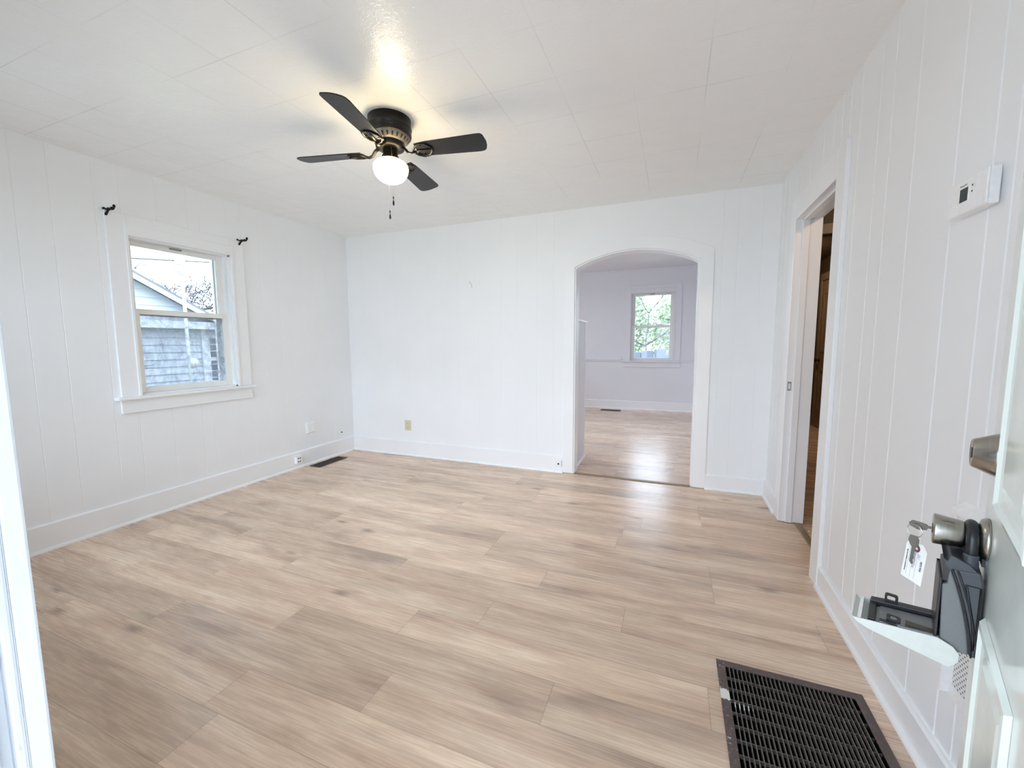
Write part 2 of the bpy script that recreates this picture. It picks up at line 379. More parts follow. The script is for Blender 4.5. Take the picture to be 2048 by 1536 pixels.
def text_mesh(txt, size, mat, name, fix, parent, spacing=1.0, shear=0.0, xscale=1.0, thick=0.0003):
    """lettering as a mesh; fix maps (u, v, w) of the text plane to the parent's local coordinates"""
    cu = bpy.data.curves.new(name, 'FONT'); cu.body = txt; cu.size = size; cu.space_character = spacing; cu.shear = shear; cu.extrude = thick; cu.resolution_u = 3
    tmp = bpy.data.objects.new(name, cu); COL.objects.link(tmp)
    dg = bpy.context.evaluated_depsgraph_get(); me = bpy.data.meshes.new_from_object(tmp.evaluated_get(dg))
    bpy.data.objects.remove(tmp, do_unlink=True)
    for v in me.vertices: v.co = Vector(fix(v.co.x * xscale, v.co.y, v.co.z))
    me.materials.clear(); me.materials.append(M[mat]); me.name = name
    o = bpy.data.objects.new(name, me); COL.objects.link(o); o.parent = parent
    return o

# ------------------------------------------------------------------ the setting
def grooved(tf, s0, s1, z0, z1, grooves, openings, gw=0.007, gd=0.004):
    """wall panel with vertical V grooves; tf(s, depth, z); openings = (sa, sb, za, zb)"""
    mb = MB(tf); dep = {}
    ss = {s0, s1}
    for g in grooves:
        if s0 + 0.02 < g < s1 - 0.02:
            for q, dd in ((g - gw / 2, 0), (g, gd), (g + gw / 2, 0)): ss.add(q); dep[q] = dd
    zs = {z0, z1}
    for a, b, c, d in openings: ss |= {a, b}; zs |= {c, d}
    ss = sorted(q for q in ss if s0 <= q <= s1); zs = sorted(q for q in zs if z0 <= q <= z1)
    idx = {}
    def V(i, j):
        if (i, j) not in idx: idx[(i, j)] = mb.pt((ss[i], dep.get(ss[i], 0), zs[j]))
        return idx[(i, j)]
    for i in range(len(ss) - 1):
        for j in range(len(zs) - 1):
            sm, zm = (ss[i] + ss[i + 1]) / 2, (zs[j] + zs[j + 1]) / 2
            if any(a < sm < b and c < zm < d for a, b, c, d in openings): continue
            mb.face((V(i, j), V(i + 1, j), V(i + 1, j + 1), V(i, j + 1)))
    return mb

GR = (0.191, 0.652, 0.99, 1.681)              # floor grille cut-out (outer frame)
fl = MB(); hx0, hx1, hy0, hy1 = GR[0] + 0.02, GR[1] - 0.02, GR[2] + 0.02, GR[3] - 0.02
for (a, b, c, d) in ((-L - 0.05, hx0, -0.02, D + 0.13), (hx1, R + 0.13, -0.02, D + 0.13), (hx0, hx1, -0.02, hy0), (hx0, hx1, hy1, D + 0.13)):
    fl.poly([(a, c, 0), (b, c, 0), (b, d, 0), (a, d, 0)])
fl.poly([(KXL - 0.05, D + 0.13, 0), (R + 0.13, D + 0.13, 0), (R + 0.13, KY1 + 0.05, 0), (KXL - 0.05, KY1 + 0.05, 0)])
fl.poly([(R + 0.13, -0.02, 0), (HX1 + 0.5, -0.02, 0), (HX1 + 0.5, KY1 + 0.5, 0), (R + 0.13, KY1 + 0.5, 0)])
struct(fl, 'floor', 'floor', 'light oak plank floor running through the empty room', 'floor')
struct(MB().box(-L - 0.1, R + 0.06, 0.0, D + 0.06, H, H + 0.04), 'ceiling', 'ceiling', 'glossy white tiled ceiling around the black fan', 'ceiling')

gl_ = [0.35, 0.5, 0.69, 0.9, 1.02, 1.21, 1.36, 1.567, 1.701, 1.908, 2.115, 2.20, 2.404, 2.532, 2.694, 2.877, 3.0, 3.14, 3.29, 3.45, 3.62]
WIN1 = (1.715, 2.420, 0.885, 1.990)
struct(grooved(lambda s, d, z: (-L - d, s, z), YF - 0.05, D, 0, H, gl_, [WIN1], 0.006, 0.0017), 'wall_left', 'wall', 'white grooved panel wall holding the double hung window', 'wall')

# back wall with an arched opening
AX0, AX1, ASP, AAP = -0.862, 0.176, 1.922, 2.046
ax_c = (AX0 + AX1) / 2; half = (AX1 - AX0) / 2; rise = AAP - ASP; AR = (half * half + rise * rise) / (2 * rise); ACZ = AAP - AR
def arch_z(x, r=AR): return ACZ + math.sqrt(max(r * r - (x - ax_c) ** 2, 0))
gb_ = [-3.3, -3.1, -2.87, -2.65, -2.45, -2.28, -2.08, -1.85, -1.6, -1.43, -1.23, -1.06, 0.34, 0.445, 0.612]
wb = grooved(lambda s, d, z: (s, D + d, z), -L, R, 0, H, gb_, [(AX0, AX1, 0, AAP)], 0.005, 0.0013)
NA = 28; xs_a = [AX0 + (AX1 - AX0) * k / NA for k in range(NA + 1)]
for a, b in zip(xs_a, xs_a[1:]): wb.poly([(a, 0, arch_z(a)), (b, 0, arch_z(b)), (b, 0, AAP), (a, 0, AAP)])
struct(wb, 'wall_back', 'wall', 'plain white wall pierced by the arched opening', 'wall')

gr_ = [0.95, 1.06, 1.25, 1.362, 1.439, 1.596, 1.837, 2.02, 2.134, 2.324, 2.446, 2.55, 2.66, 2.816, 3.057, 3.24, 3.354, 3.544, 3.67]
OP = (2.505, 3.245, 0, 2.045)
struct(grooved(lambda s, d, z: (R + d, s, z), YF - 0.05, D, 0, H, gr_, [OP], 0.0075, 0.004), 'wall_right', 'wall', 'white grooved panel wall with the thermostat and hall doorway', 'wall')

DX0, DX1, DZ = -0.610, 0.262, 2.06            # front door opening
WIN3 = (-3.35, -0.85, 0.50, 2.20)  # unseen front window, put in large to brighten the room
wf = grooved(lambda s, d, z: (s, YF - d, z), -L, R, 0, H, [], [(DX0, DX1, 0, DZ), WIN3])
struct(wf, 'wall_front', 'wall', 'white front wall around the open entrance', 'wall')

# kitchen shell
WIN2 = (-0.765, -0.010, 0.915, 2.155)
WIN4 = (4.1, 7.7, 0.95, 2.42)  # unseen side opening, added so daylight fills the far room
wk = grooved(lambda s, d, z: (s, KY1 + d, z), KXL, KXR, 0, KH, [], [WIN2])
struct(wk, 'wall_kitchen_back', 'kwall', 'pale lilac far wall seen through the arch', 'wall')
struct(grooved(lambda s, d, z: (KXL - d, s, z), KY0, KY1, 0, KH, [], [WIN4]), 'wall_kitchen_left', 'kwall', 'pale wall on the left of the far room', 'wall')
struct(MB().box(KXR, KXR + 0.05, KY0, KY1, 0, KH), 'wall_kitchen_right', 'kwall', 'pale wall on the right of the far room', 'wall')
kf = grooved(lambda s, d, z: (s, KY0 - d, z), KXL, KXR, 0, KH, [], [(AX0, AX1, 0, AAP)])
for a, b in zip(xs_a, xs_a[1:]): kf.poly([(a, 0, arch_z(a)), (b, 0, arch_z(b)), (b, 0, AAP), (a, 0, AAP)])
struct(kf, 'wall_kitchen_front', 'kwall', 'far room side of the arched wall', 'wall')
struct(MB().box(KXL, KXR, KY0, KY1, KH, KH + 0.04), 'ceiling_kitchen', 'kwall', 'pale ceiling of the room beyond the arch', 'ceiling')

# hall shell
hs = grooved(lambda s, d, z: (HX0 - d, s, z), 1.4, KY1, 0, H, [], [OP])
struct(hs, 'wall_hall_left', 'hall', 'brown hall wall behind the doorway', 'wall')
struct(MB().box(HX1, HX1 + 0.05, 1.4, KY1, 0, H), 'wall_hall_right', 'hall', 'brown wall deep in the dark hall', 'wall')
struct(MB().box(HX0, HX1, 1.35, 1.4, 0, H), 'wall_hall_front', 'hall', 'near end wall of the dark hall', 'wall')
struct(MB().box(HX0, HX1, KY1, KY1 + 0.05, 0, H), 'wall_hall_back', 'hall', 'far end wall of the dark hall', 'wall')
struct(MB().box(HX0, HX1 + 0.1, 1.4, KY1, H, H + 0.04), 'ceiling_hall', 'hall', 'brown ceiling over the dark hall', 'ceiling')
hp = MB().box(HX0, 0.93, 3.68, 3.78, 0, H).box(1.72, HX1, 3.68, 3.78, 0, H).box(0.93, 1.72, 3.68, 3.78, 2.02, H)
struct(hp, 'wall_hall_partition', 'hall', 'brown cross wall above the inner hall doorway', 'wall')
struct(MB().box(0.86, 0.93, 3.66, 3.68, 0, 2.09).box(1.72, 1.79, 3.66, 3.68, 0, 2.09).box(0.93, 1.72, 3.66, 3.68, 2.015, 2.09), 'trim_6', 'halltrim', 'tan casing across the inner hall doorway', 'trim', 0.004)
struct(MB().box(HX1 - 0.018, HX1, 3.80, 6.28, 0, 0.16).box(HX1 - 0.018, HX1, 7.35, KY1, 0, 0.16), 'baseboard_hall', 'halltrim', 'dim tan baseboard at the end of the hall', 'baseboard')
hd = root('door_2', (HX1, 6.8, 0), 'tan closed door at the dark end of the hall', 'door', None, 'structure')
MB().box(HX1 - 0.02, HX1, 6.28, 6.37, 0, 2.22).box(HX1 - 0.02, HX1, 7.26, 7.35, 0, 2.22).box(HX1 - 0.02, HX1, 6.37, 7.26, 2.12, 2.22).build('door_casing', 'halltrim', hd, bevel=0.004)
dl = MB().box(HX1 - 0.012, HX1, 6.38, 7.25, 0.01, 2.11)
for (a, b, c, d) in ((6.48, 6.76, 0.25, 0.85), (6.87, 7.15, 0.25, 0.85), (6.48, 6.76, 1.1, 1.95), (6.87, 7.15, 1.1, 1.95)):
    dl.ring_prism([(a, c), (b, c), (b, d), (a, d)], [(a + .03, c + .03), (b - .03, c + .03), (b - .03, d - .03), (a + .03, d - .03)], HX1 - 0.02, HX1 - 0.011, 0)
dl.build('door_leaf', 'halltrim', hd)
MB().lathe([(0.028, 0), (0.028, 0.006), (0.012, 0.01), (0.012, 0.03), (0.026, 0.04), (0.028, 0.055), (0.018, 0.066)], (HX1 - 0.012, 7.19, 0.98), (-1, 0, 0), 20).build('door_knob', 'bronze', hd)

# baseboards with quarter round
def baseboard(name, path_tf, s0, s1, h, label, mat='trim'):
    mb = MB(path_tf); t = 0.016; q = 0.014
    prof = [(0, 0), (t, 0), (t, h - 0.008), (t - 0.006, h), (0, h)]
    mb.prism([(d, z) for d, z in prof], s0, s1, 1)
    quarter = [(t, 0)] + [(t + q * math.cos(a), 0.018 * math.sin(a)) for a in [k * PI / 10 for k in range(6)]]
    mb.prism(quarter, s0, s1, 1)
    struct(mb, name, mat, label, 'baseboard')
# prism axis=1 gives (u, w, v) -> (d, s, z)
baseboard('baseboard_left', lambda d, s, z: (-L + d, s, z), YF, D, 0.166, 'white baseboard under the left window')
baseboard('baseboard_back', lambda d, s, z: (s, D - d, z), -L + 0.016, AX0 - 0.098, 0.164, 'tall white baseboard from the corner to the arch')
baseboard('baseboard_back_right', lambda d, s, z: (s, D - d, z), AX1 + 0.1, R - 0.016, 0.126, 'short white baseboard right of the arch')
baseboard('baseboard_right_far', lambda d, s, z: (R - d, s, z), 3.36, D, 0.126, 'white baseboard stub between arch wall and doorway')
baseboard('baseboard_right', lambda d, s, z: (R - d, s, z), YF, 2.40, 0.112, 'white baseboard running below the thermostat wall')
baseboard('baseboard_kitchen', lambda d, s, z: (s, KY1 - d, z), KXL, KXR, 0.157, 'white baseboard on the far room wall', 'trim')
struct(MB().box(KXL, -0.92, KY1 - 0.012, KY1, 0.90, 0.975).box(KXL, -0.92, KY1 - 0.022, KY1, 0.925, 0.955).box(0.10, KXR, KY1 - 0.012, KY1, 0.90, 0.975).box(0.10, KXR, KY1 - 0.022, KY1, 0.925, 0.955),
       'trim_1', 'kwall', 'chair rail beside the far room window', 'trim', 0.004)
struct(MB().box(KXL, KXR, KY1 - 0.02, KY1, KH - 0.025, KH), 'trim_2', 'kwall', 'thin cove strip under the far room ceiling', 'trim')

# arch casing and jamb
ca = MB(lambda s, d, z: (s, D - d, z)); oc0, oc1 = AX0 - 0.098, AX1 + 0.104
def outer_z(x):
    hw = (oc1 - oc0) / 2; xc = (oc0 + oc1) / 2; sag = 0.15; rr = (hw * hw + sag * sag) / (2 * sag)
    return 2.152 - rr + math.sqrt(rr * rr - (x - xc) ** 2)
lo, up_ = [], []
NB = 30
for k in range(NB + 1):
    u = k / NB; lo.append((AX0 + (AX1 - AX0) * u, arch_z(AX0 + (AX1 - AX0) * u))); xo = oc0 + (oc1 - oc0) * u; up_.append((xo, outer_z(xo)))
loopI = [(AX0, 0.004)] + lo + [(AX1, 0.004)]; loopO = [(oc0, 0.004)] + up_ + [(oc1, 0.004)]
def band(mb, A, B, d0, d1):
    n = len(A); q = [[mb.pt((u, d, z)) for u, z in lp] for lp in (A, B) for d in (d0, d1)]
    for k in range(n - 1):
        mb.face((q[1][k], q[1][k + 1], q[3][k + 1], q[3][k])); mb.face((q[0][k], q[0][k + 1], q[1][k + 1], q[1][k])); mb.face((q[2][k], q[2][k + 1], q[3][k + 1], q[3][k])); mb.face((q[0][k], q[2][k], q[2][k + 1], q[0][k + 1]))
    mb.face((q[0][0], q[1][0], q[3][0], q[2][0])); mb.face((q[0][-1], q[1][-1], q[3][-1], q[2][-1]))
band(ca, loopI, loopO, 0.0, 0.017)
sh_ = [(x + (0.012 if k == 0 or (x - ax_c) < -half + 1e-6 else (-0.012 if (x - ax_c) > half - 1e-6 else 0)), z - (0.012 if z > 1 else 0)) for k, (x, z) in enumerate(loopI)]
band(ca, loopI, sh_, -0.13, 0.006)
struct(ca, 'trim_3', 'trim', 'flat white casing around the arched opening', 'trim', 0.003)

# half wall just beyond the arch
hw_ = MB().box(-1.0, -0.885, KY0, 4.39, 0, 1.455)
struct(hw_, 'wall_half', 'kwall', 'short white half wall standing just inside the arch', 'wall')
struct(MB().box(-1.01, -0.868, KY0, 4.41, 1.455, 1.475).box(-0.885, -0.868, KY0, 4.40, 0, 0.022).box(-0.885, -0.881, 4.37, 4.394, 0.02, 1.455), 'trim_4', 'trim', 'white cap and corner strip on the half wall', 'trim', 0.004)
struct(MB().box(AX0 + 0.012, AX1 - 0.012, D - 0.012, D + 0.028, 0, 0.007), 'trim_5', 'brass_strip', 'brown threshold strip across the arched opening', 'threshold', 0.003)
struct(MB().box(R + 0.075, R + 0.115, OP[0], OP[1], 0, 0.007), 'trim_7', 'brass_strip', 'brown threshold strip in the hall doorway', 'threshold', 0.003)

# hall doorway casing + jamb
dc = root('trim_8', (R, 2.87, 0), 'white casing of the hall doorway with a small strike plate', 'trim', None, 'structure')
y0, y1, zt = OP[0], OP[1], OP[3]
MB().box(R - 0.021, R, y0 - 0.108, y0 + 0.004, 0, 2.168).box(R - 0.021, R, y1 - 0.004, y1 + 0.100, 0.004, 2.168).box(R - 0.021, R, y0 + 0.004, y1 - 0.004, zt - 0.004, 2.168).build('casing', 'trim', dc, bevel=0.003)
MB().box(R - 0.019, HX0, y0, y0 + 0.012, 0, zt).box(R - 0.019, HX0, y1 - 0.014, y1, 0.004, zt).box(R - 0.019, HX0, y0, y1, zt - 0.016, zt).build('jamb', 'trim', dc, bevel=0.002)
MB().box(R + 0.022, R + 0.06, y0 + 0.012, y0 + 0.022, 0, zt - 0.016).box(R + 0.022, R + 0.06, y1 - 0.025, y1 - 0.014, 0.004, zt - 0.016).box(R + 0.022, R + 0.06, y0 + 0.012, y1 - 0.014, zt - 0.027, zt - 0.016).build('door_stop', 'trim', dc, bevel=0.002)
sp = MB(); sp.ring_prism([(R - 0.010, .915), (R + 0.012, .915), (R + 0.012, .975), (R - 0.010, .975)], [(R - .005, .927), (R + .007, .927), (R + .007, .963), (R - .005, .963)], y1 - 0.0155, y1 - 0.013, 1)
sp.build('strike_plate', 'grey_mark', dc, label='small metal strike plate')

# ------------------------------------------------------------------ windows
def window(name, tf, op, base, label, mats, dirty=False, screen=False, full=True, gz=None, locks=0):
    a, b, z0, z1 = op
    w = root(name, base, label, 'window', None, 'structure')
    sash_m = mats['sash']; tr = mats['trim']
    cs = MB(tf)                     # casing boards sit proud of the wall: depth negative = into the room
    so, to = 0.112, 0.135
    cs.box(a - so, a, -0.018, 0, z0, z1 + to).box(b, b + so, -0.018, 0, z0, z1 + to).box(a, b, -0.018, 0, z1, z1 + to)
    cs.build('window_casing', tr, w, bevel=0.003)
    st = MB(tf); st.box(a - 0.014, b + 0.014, -0.026, 0.001, z1 - 0.004, z1 + 0.072).box(a - 0.014, a + 0.004, -0.0255, 0.001, z0, z1 - 0.001).box(b - 0.004, b + 0.014, -0.0255, 0.001, z0, z1 - 0.001); st.build('inner_stop', tr, w, bevel=0.003)
    ji = MB(tf); ji.box(a - 0.005, a + 0.016, 0, 0.14, z0, z1).box(b - 0.016, b + 0.005, 0, 0.14, z0, z1).box(a, b, 0, 0.14, z1 - 0.016, z1 + 0.005).box(a, b, 0.0, 0.16, z0 - 0.02, z0 + 0.012); ji.build('window_jamb', tr, w)
    sl = MB(tf); sl.box(a - so - 0.035, b + so + 0.020, -0.05, 0.03, z0 - 0.022, z0); sl.build('window_stool', tr, w, bevel=0.005)
    ap = MB(tf); ap.box(a - so - 0.005, b + so + 0.005, -0.018, 0, z0 - 0.115, z0 - 0.022); ap.build('window_apron', tr, w, bevel=0.003)
    zm = gz[1] if gz else (z0 + z1) / 2; sw = gz[0] if gz else 0.06
    def sash(nm, d0, d1, za, zb, bt, tp, glass):
        s_ = MB(tf); x0, x1 = a + 0.016, b - 0.016
        s_.box(x0, x0 + sw, d0, d1, za, zb).box(x1 - sw, x1, d0, d1, za, zb).box(x0 + sw, x1 - sw, d0, d1, za, za + bt).box(x0 + sw, x1 - sw, d0, d1, zb - tp, zb)
        q = s_.build(nm, sash_m, w, bevel=0.003)
        g = MB(tf); dm = (d0 + d1) / 2; g.box(x0 + sw - 0.004, x1 - sw + 0.004, dm - 0.0015, dm + 0.0015, za + bt - 0.004, zb - tp + 0.004); g.build('window_pane', glass, q)
        return q
    us = sash('upper_sash', 0.078, 0.110, zm - 0.012, z1 - 0.012, 0.032, 0.036, 'glass')
    ls = sash('lower_sash', 0.042, 0.074, z0 + 0.012, zm + 0.034, 0.042, 0.038, 'glass_dirty' if dirty else 'glass')
    for k in range(locks):
        c = a + (b - a) * (0.30 if k == 0 else 0.66)
        lk = MB(tf); lk.prism([(c - 0.05, zm + 0.034), (c + 0.05, zm + 0.034), (c + 0.025, zm + 0.05), (c - 0.025, zm + 0.05)], 0.044, 0.068, 1); lk.build('sash_lock', sash_m, ls)
    if full:
        c = (a + b) / 2
        lt = MB(tf); lt.box(c - 0.05, c + 0.03, 0.068, 0.080, z1 - 0.030, z1 - 0.018); lt.build('top_latch', 'grey_mark', us)
    if screen:
        sc = MB(tf); sc.box(a + 0.016, b - 0.016, 0.1270, 0.1275, z0 + 0.012, zm); sc.build('insect_screen', 'insect_screen', w)
        tr_ = MB(tf); tr_.box(b - 0.075, b - 0.016, 0.112, 0.135, z0 + 0.012, z1 - 0.016); tr_.build('storm_track', 'trim', w)
    return w
WM = dict(sash='trim_cream', trim='trim')
window('window_1', lambda s, d, z: (-L - d, s, z), WIN1, (-L, 2.07, 0.9), 'white double hung window facing the neighbouring gable', WM, True, True, True, (0.046, 1.4635))
window('window_2', lambda s, d, z: (s, KY1 + d, z), WIN2, (-0.39, KY1, 0.9), 'small double hung window seen through the arch', dict(sash='trim_cream', trim='kwall'), False, False, True, (0.058, 1.532), 2)
window('window_3', lambda s, d, z: (s, YF - d, z), WIN3, (-2.1, YF, 0.9), 'wide unseen front window added to light the room', WM, False, False, False)
window('window_4', lambda s, d, z: (KXL - d, s, z), WIN4, (KXL, 5.9, 0.9), 'unseen side window added to light the far room', dict(sash='trim_cream', trim='kwall'), False, False, False)

# ------------------------------------------------------------------ front door opening
jb = root('trim_9', (DX0, 0.1, 0), 'thickly painted chipped white jamb of the entrance', 'trim', None, 'structure')
MB().box(DX0 - 0.03, DX0, 0.1655, YF, 0, DZ).box(DX0 - 0.09, DX0 - 0.0005, YF, 0.193, 0, DZ + 0.09).build('jamb', 'jamb', jb, bevel=0.003)
MB().box(DX0 - 0.03, DX0 - 0.008, 0.158, 0.1655, 0, DZ).build('jamb_groove', 'jamb', jb)
sb = MB(); zz = 0.0
while zz < DZ - 0.05:                          # lumpy old weatherstrip in short painted lengths
    hh = random.uniform(0.10, 0.22); e = random.uniform(0.0, 0.004)
    sb.box(DX0 - 0.03, DX0 + 0.006 + e, 0.02, 0.158 - random.uniform(0, 0.003), zz + 0.002, min(zz + hh, DZ)); zz += hh
sb.build('weatherstrip', 'jamb', jb, bevel=0.004)
struct(MB().box(DX1, DX1 + 0.03, 0.02, YF - 0.03, 0, DZ).box(DX0 - 0.03, DX1 + 0.03, 0.02, YF, DZ, DZ + 0.03).box(DX0 - 0.09, DX1 + 0.09, YF, YF + 0.016, DZ + 0.03, DZ + 0.1), 'trim_10', 'trim', 'white head and hinge jamb over the entrance', 'trim')
struct(MB().box(DX0, DX1, -0.05, 0.15, -0.03, 0.0), 'trim_11', 'brass_strip', 'threshold under the entrance', 'threshold')
fx_ = MB()
fx_.box(-L - 0.14, DX0 - 0.03, 0.02, 0.03, -0.5, WIN3[2]).box(-L - 0.14, DX0 - 0.03, 0.02, 0.03, WIN3[3], 2.7).box(-L - 0.14, WIN3[0], 0.02, 0.03, WIN3[2], WIN3[3]).box(WIN3[1], DX0 - 0.03, 0.02, 0.03, WIN3[2], WIN3[3]).box(DX1 + 0.03, 1.0, 0.02, 0.03, -0.5, 2.7).box(DX0 - 0.03, DX1 + 0.03, 0.02, 0.03, DZ + 0.03, 2.7)
struct(fx_, 'wall_front_outside', 'wall', 'outside face of the front wall', 'wall')

# ------------------------------------------------------------------ front door leaf (local: x from hinge to free edge, y out of the outside face)
DW = 0.813; D_ANG = math.atan2(0.925, 0.380)
door = root('door_1', (0.206, 0.193, 0.0), 'pale sage panelled front door standing open against the wall', 'door', None, 'structure', D_ANG)
lf = MB(); lf.box(0, DW, -0.044, 0.0, 0.012, 2.04); lf.build('door_leaf', 'door', door, local=True, bevel=0.002)
def panel(x0, x1, z0, z1):
    def rect(i): return [(x0 + i, z0 + i), (x1 - i, z0 + i), (x1 - i, z1 - i), (x0 + i, z1 - i)]
    m = MB(); steps = [(0.0, 0.0002), (0.006, 0.0065), (0.013, 0.0075), (0.019, 0.003), (0.030, 0.0006), (0.040, 0.0015), (0.052, 0.0045)]
    loops = [[m.pt((u, o, v)) for u, v in rect(i)] for i, o in steps]
    for A, B in zip(loops, loops[1:]):
        for k in range(4): m.face((A[k], A[(k + 1) % 4], B[(k + 1) % 4], B[k]))
    m.face(loops[-1])
    return m
for (a, b) in ((0.11, 0.35), (0.463, 0.703)):
    for (c, d) in ((0.20, 0.80), (0.975, 1.58), (1.70, 1.93)):
        panel(a, b, c, d).build('door_panel', 'door', door, local=True)
KX, KZ = DW - 0.060, 0.911
kb = MB(); kb.lathe([(0.0345, 0), (0.0345, 0.004), (0.031, 0.009), (0.019, 0.0135), (0.0125, 0.018), (0.0125, 0.0235), (0.0195, 0.0255), (0.0225, 0.030), (0.0260, 0.061), (0.0258, 0.0635), (0.0245, 0.0645), (0.0, 0.0645)], (KX, 0, KZ), (0, 1, 0), 48)
kn = kb.build('door_knob', 'nickel', door, local=True, label='brushed nickel tulip door knob')
MB().lathe([(0.0085, 0), (0.0085, 0.0012), (0.0, 0.0012)], (KX, 0.0642, KZ), (0, 1, 0), 20).build('keyway', 'steel_dark', kn, local=True)
db_ = MB(); db_.lathe([(0.0345, 0), (0.0345, 0.003), (0.033, 0.006), (0.0232, 0.0275), (0.0215, 0.0292), (0.0205, 0.0285), (0.0, 0.0285)], (KX, 0, 1.053), (0, 1, 0), 48)
dbo = db_.build('deadbolt', 'nickel', door, local=True, label='brushed nickel tapered deadbolt')
MB().lathe([(0.009, 0), (0.009, 0.0012), (0, 0.0012)], (KX, 0.0284, 1.053), (0, 1, 0), 20).build('keyway', 'steel_dark', dbo, local=True)
hg = MB()
for z in (0.25, 1.05, 1.8): hg.lathe([(0.006, 0), (0.006, 0.09)], (-0.004, -0.048, z), (0, 0, 1), 12)
hg.build('hinge', 'nickel', door, local=True)

def dloc(x, y, z):                            # door-local to world
    c, s = math.cos(D_ANG), math.sin(D_ANG); return (0.206 + x * c - y * s, 0.193 + x * s + y * c, z)

# ------------------------------------------------------------------ lockbox hung on the knob
lb = root('lockbox', dloc(KX, 0.03, 0.70), 'charcoal realtor lockbox with open white drawer hanging on the door knob', 'lockbox', rz=D_ANG)
def LB(): return MB(lambda x, y, z: (x - KX, y - 0.03, z - 0.70))
XA, XB = KX - 0.043, KX + 0.043               # near side (toward the hinge) and far side
# body: curved side profile (y, z)
curve = [(0.042, 0.862), (0.034, 0.838), (0.0265, 0.81), (0.021, 0.785), (0.0165, 0.76), (0.0135, 0.735), (0.0125, 0.722)]
prof = [(0.0035, 0.722), (0.0035, 0.848), (0.008, 0.866)] + curve
LB().prism(prof, XA, XB, 0).build('body', 'lockbox', lb, local=True, bevel=0.003)
rib = LB()
for k, inset in enumerate((0.0025, 0.0085)):
    pts = [(XA - 0.001, y - inset, z) for y, z in curve]; rib.tube(pts, 0.0014, 6)
inner = [(0.0065, 0.735), (0.0065, 0.842), (0.0225, 0.842), (0.018, 0.815), (0.0125, 0.785), (0.0095, 0.755), (0.009, 0.735)]
rib.tube([(XA - 0.0005, y, z) for y, z in inner], 0.0016, 6, closed=True)
rib.build('body_rib', 'lock_black', lb, local=True)
# the front housing whose curved edge follows the body
back = [(y, z) for y, z in curve]
LB().prism(back + [(0.028, 0.722), (0.046, 0.735), (0.0495, 0.832), (0.044, 0.834)], XA + 0.003, XB - 0.003, 0).build('key_housing', 'lockbox_grey', lb, local=True, bevel=0.002)
LB().box(XA + 0.001, XB, 0.0495, 0.0535, 0.737, 0.843).box(XB - 0.012, XB, 0.035, 0.0535, 0.737, 0.843).build('housing_lip', 'lock_black', lb, local=True, bevel=0.001)
LB().prism([(0.040, 0.838), (0.050, 0.838), (0.050, 0.856), (0.044, 0.862)], XA + 0.006, XB - 0.012, 0).build('key_slot', 'lock_black', lb, local=True)
cap = LB(); cap.prism([(0.010, 0.863), (0.0435, 0.857), (0.051, 0.878), (0.046, 0.874), (0.042, 0.885), (0.020, 0.8745)], XA + 0.002, XB - 0.002, 0); cap.build('top_cap', 'lockbox', lb, local=True, bevel=0.002)
# shackle: inverted U over the knob neck, straight legs into sleeves
sk = LB(); path = [(KX - 0.026, 0.0195, 0.862), (KX - 0.026, 0.0195, 0.905)] + [(KX - 0.026 * math.cos(a), 0.0195, 0.905 + 0.026 * math.sin(a)) for a in [k * PI / 12 for k in range(1, 12)]] + [(KX + 0.026, 0.0195, 0.905), (KX + 0.026, 0.0195, 0.862)]
sk.tube(path, 0.0078, 14); sk.build('shackle', 'lock_black', lb, local=True)
for q in (-0.026, 0.026): LB().lathe([(0.0098, 0), (0.0098, 0.016), (0.0088, 0.018), (0.0098, 0.020), (0.0088, 0.022), (0.0098, 0.024), (0.0088, 0.028)], (KX + q, 0.0195, 0.862), (0, 0, 1), 16).build('shackle_sleeve', 'lockbox', lb, local=True)
LB().box(XA - 0.002 + 0.03, XB - 0.012, 0.002, 0.006, 0.868, 0.885).build('shackle_bumper', 'lock_black', lb, local=True)
# drawer: white shell lying open, its inside holding a grey key tray
dr = LB(); oy0, oy1, dz0, dz1 = 0.020, 0.160, 0.694, 0.7235
side = [(0.028, 0.700), (0.034, 0.6935), (0.128, 0.7085), (0.140, 0.7115), (0.152, 0.7165), (oy1, dz1), (0.048, 0.7385), (0.030, 0.731), (0.0225, 0.722), (0.0225, 0.708)]
for xa, xb in ((XA - 0.003, XA + 0.0005), (XB - 0.0005, XB + 0.003)): dr.prism(side, xa, xb, 0)
under = [(0.0225, 0.708), (0.028, 0.700), (0.034, 0.6935), (0.128, 0.7085), (0.152, 0.7165), (oy1, dz1)]
for (a, za), (b, zb) in zip(under, under[1:]):
    q = [dr.pt(p) for p in ((XA - .002, a, za), (XB + .002, a, za), (XB + .002, b, zb), (XA - .002, b, zb), (XA - .002, a, za + .003), (XB + .002, a, za + .003), (XB + .002, b, zb + .003), (XA - .002, b, zb + .003))]
    for t_ in ((0, 1, 2, 3), (4, 5, 6, 7), (0, 1, 5, 4), (2, 3, 7, 6), (1, 2, 6, 5), (0, 3, 7, 4)): dr.face([q[i] for i in t_])
drawer = dr.build('drawer', 'offwhite', lb, local=True, bevel=0.0012, label='open off-white drawer cover')
LB().box(XA, XB, 0.147, 0.150, 0.716, 0.7255).box(XA + 0.004, XB - 0.004, 0.150, 0.1525, 0.7175, 0.7225).build('drawer_lip', 'plastic_white', drawer, local=True)
LB().prism([(0.045, 0.722), (0.045, 0.7375), (0.123, 0.7285), (0.123, 0.712)], XA + 0.006, XB - 0.020, 0).build('key_tray', 'tray_grey', drawer, local=True, bevel=0.002)
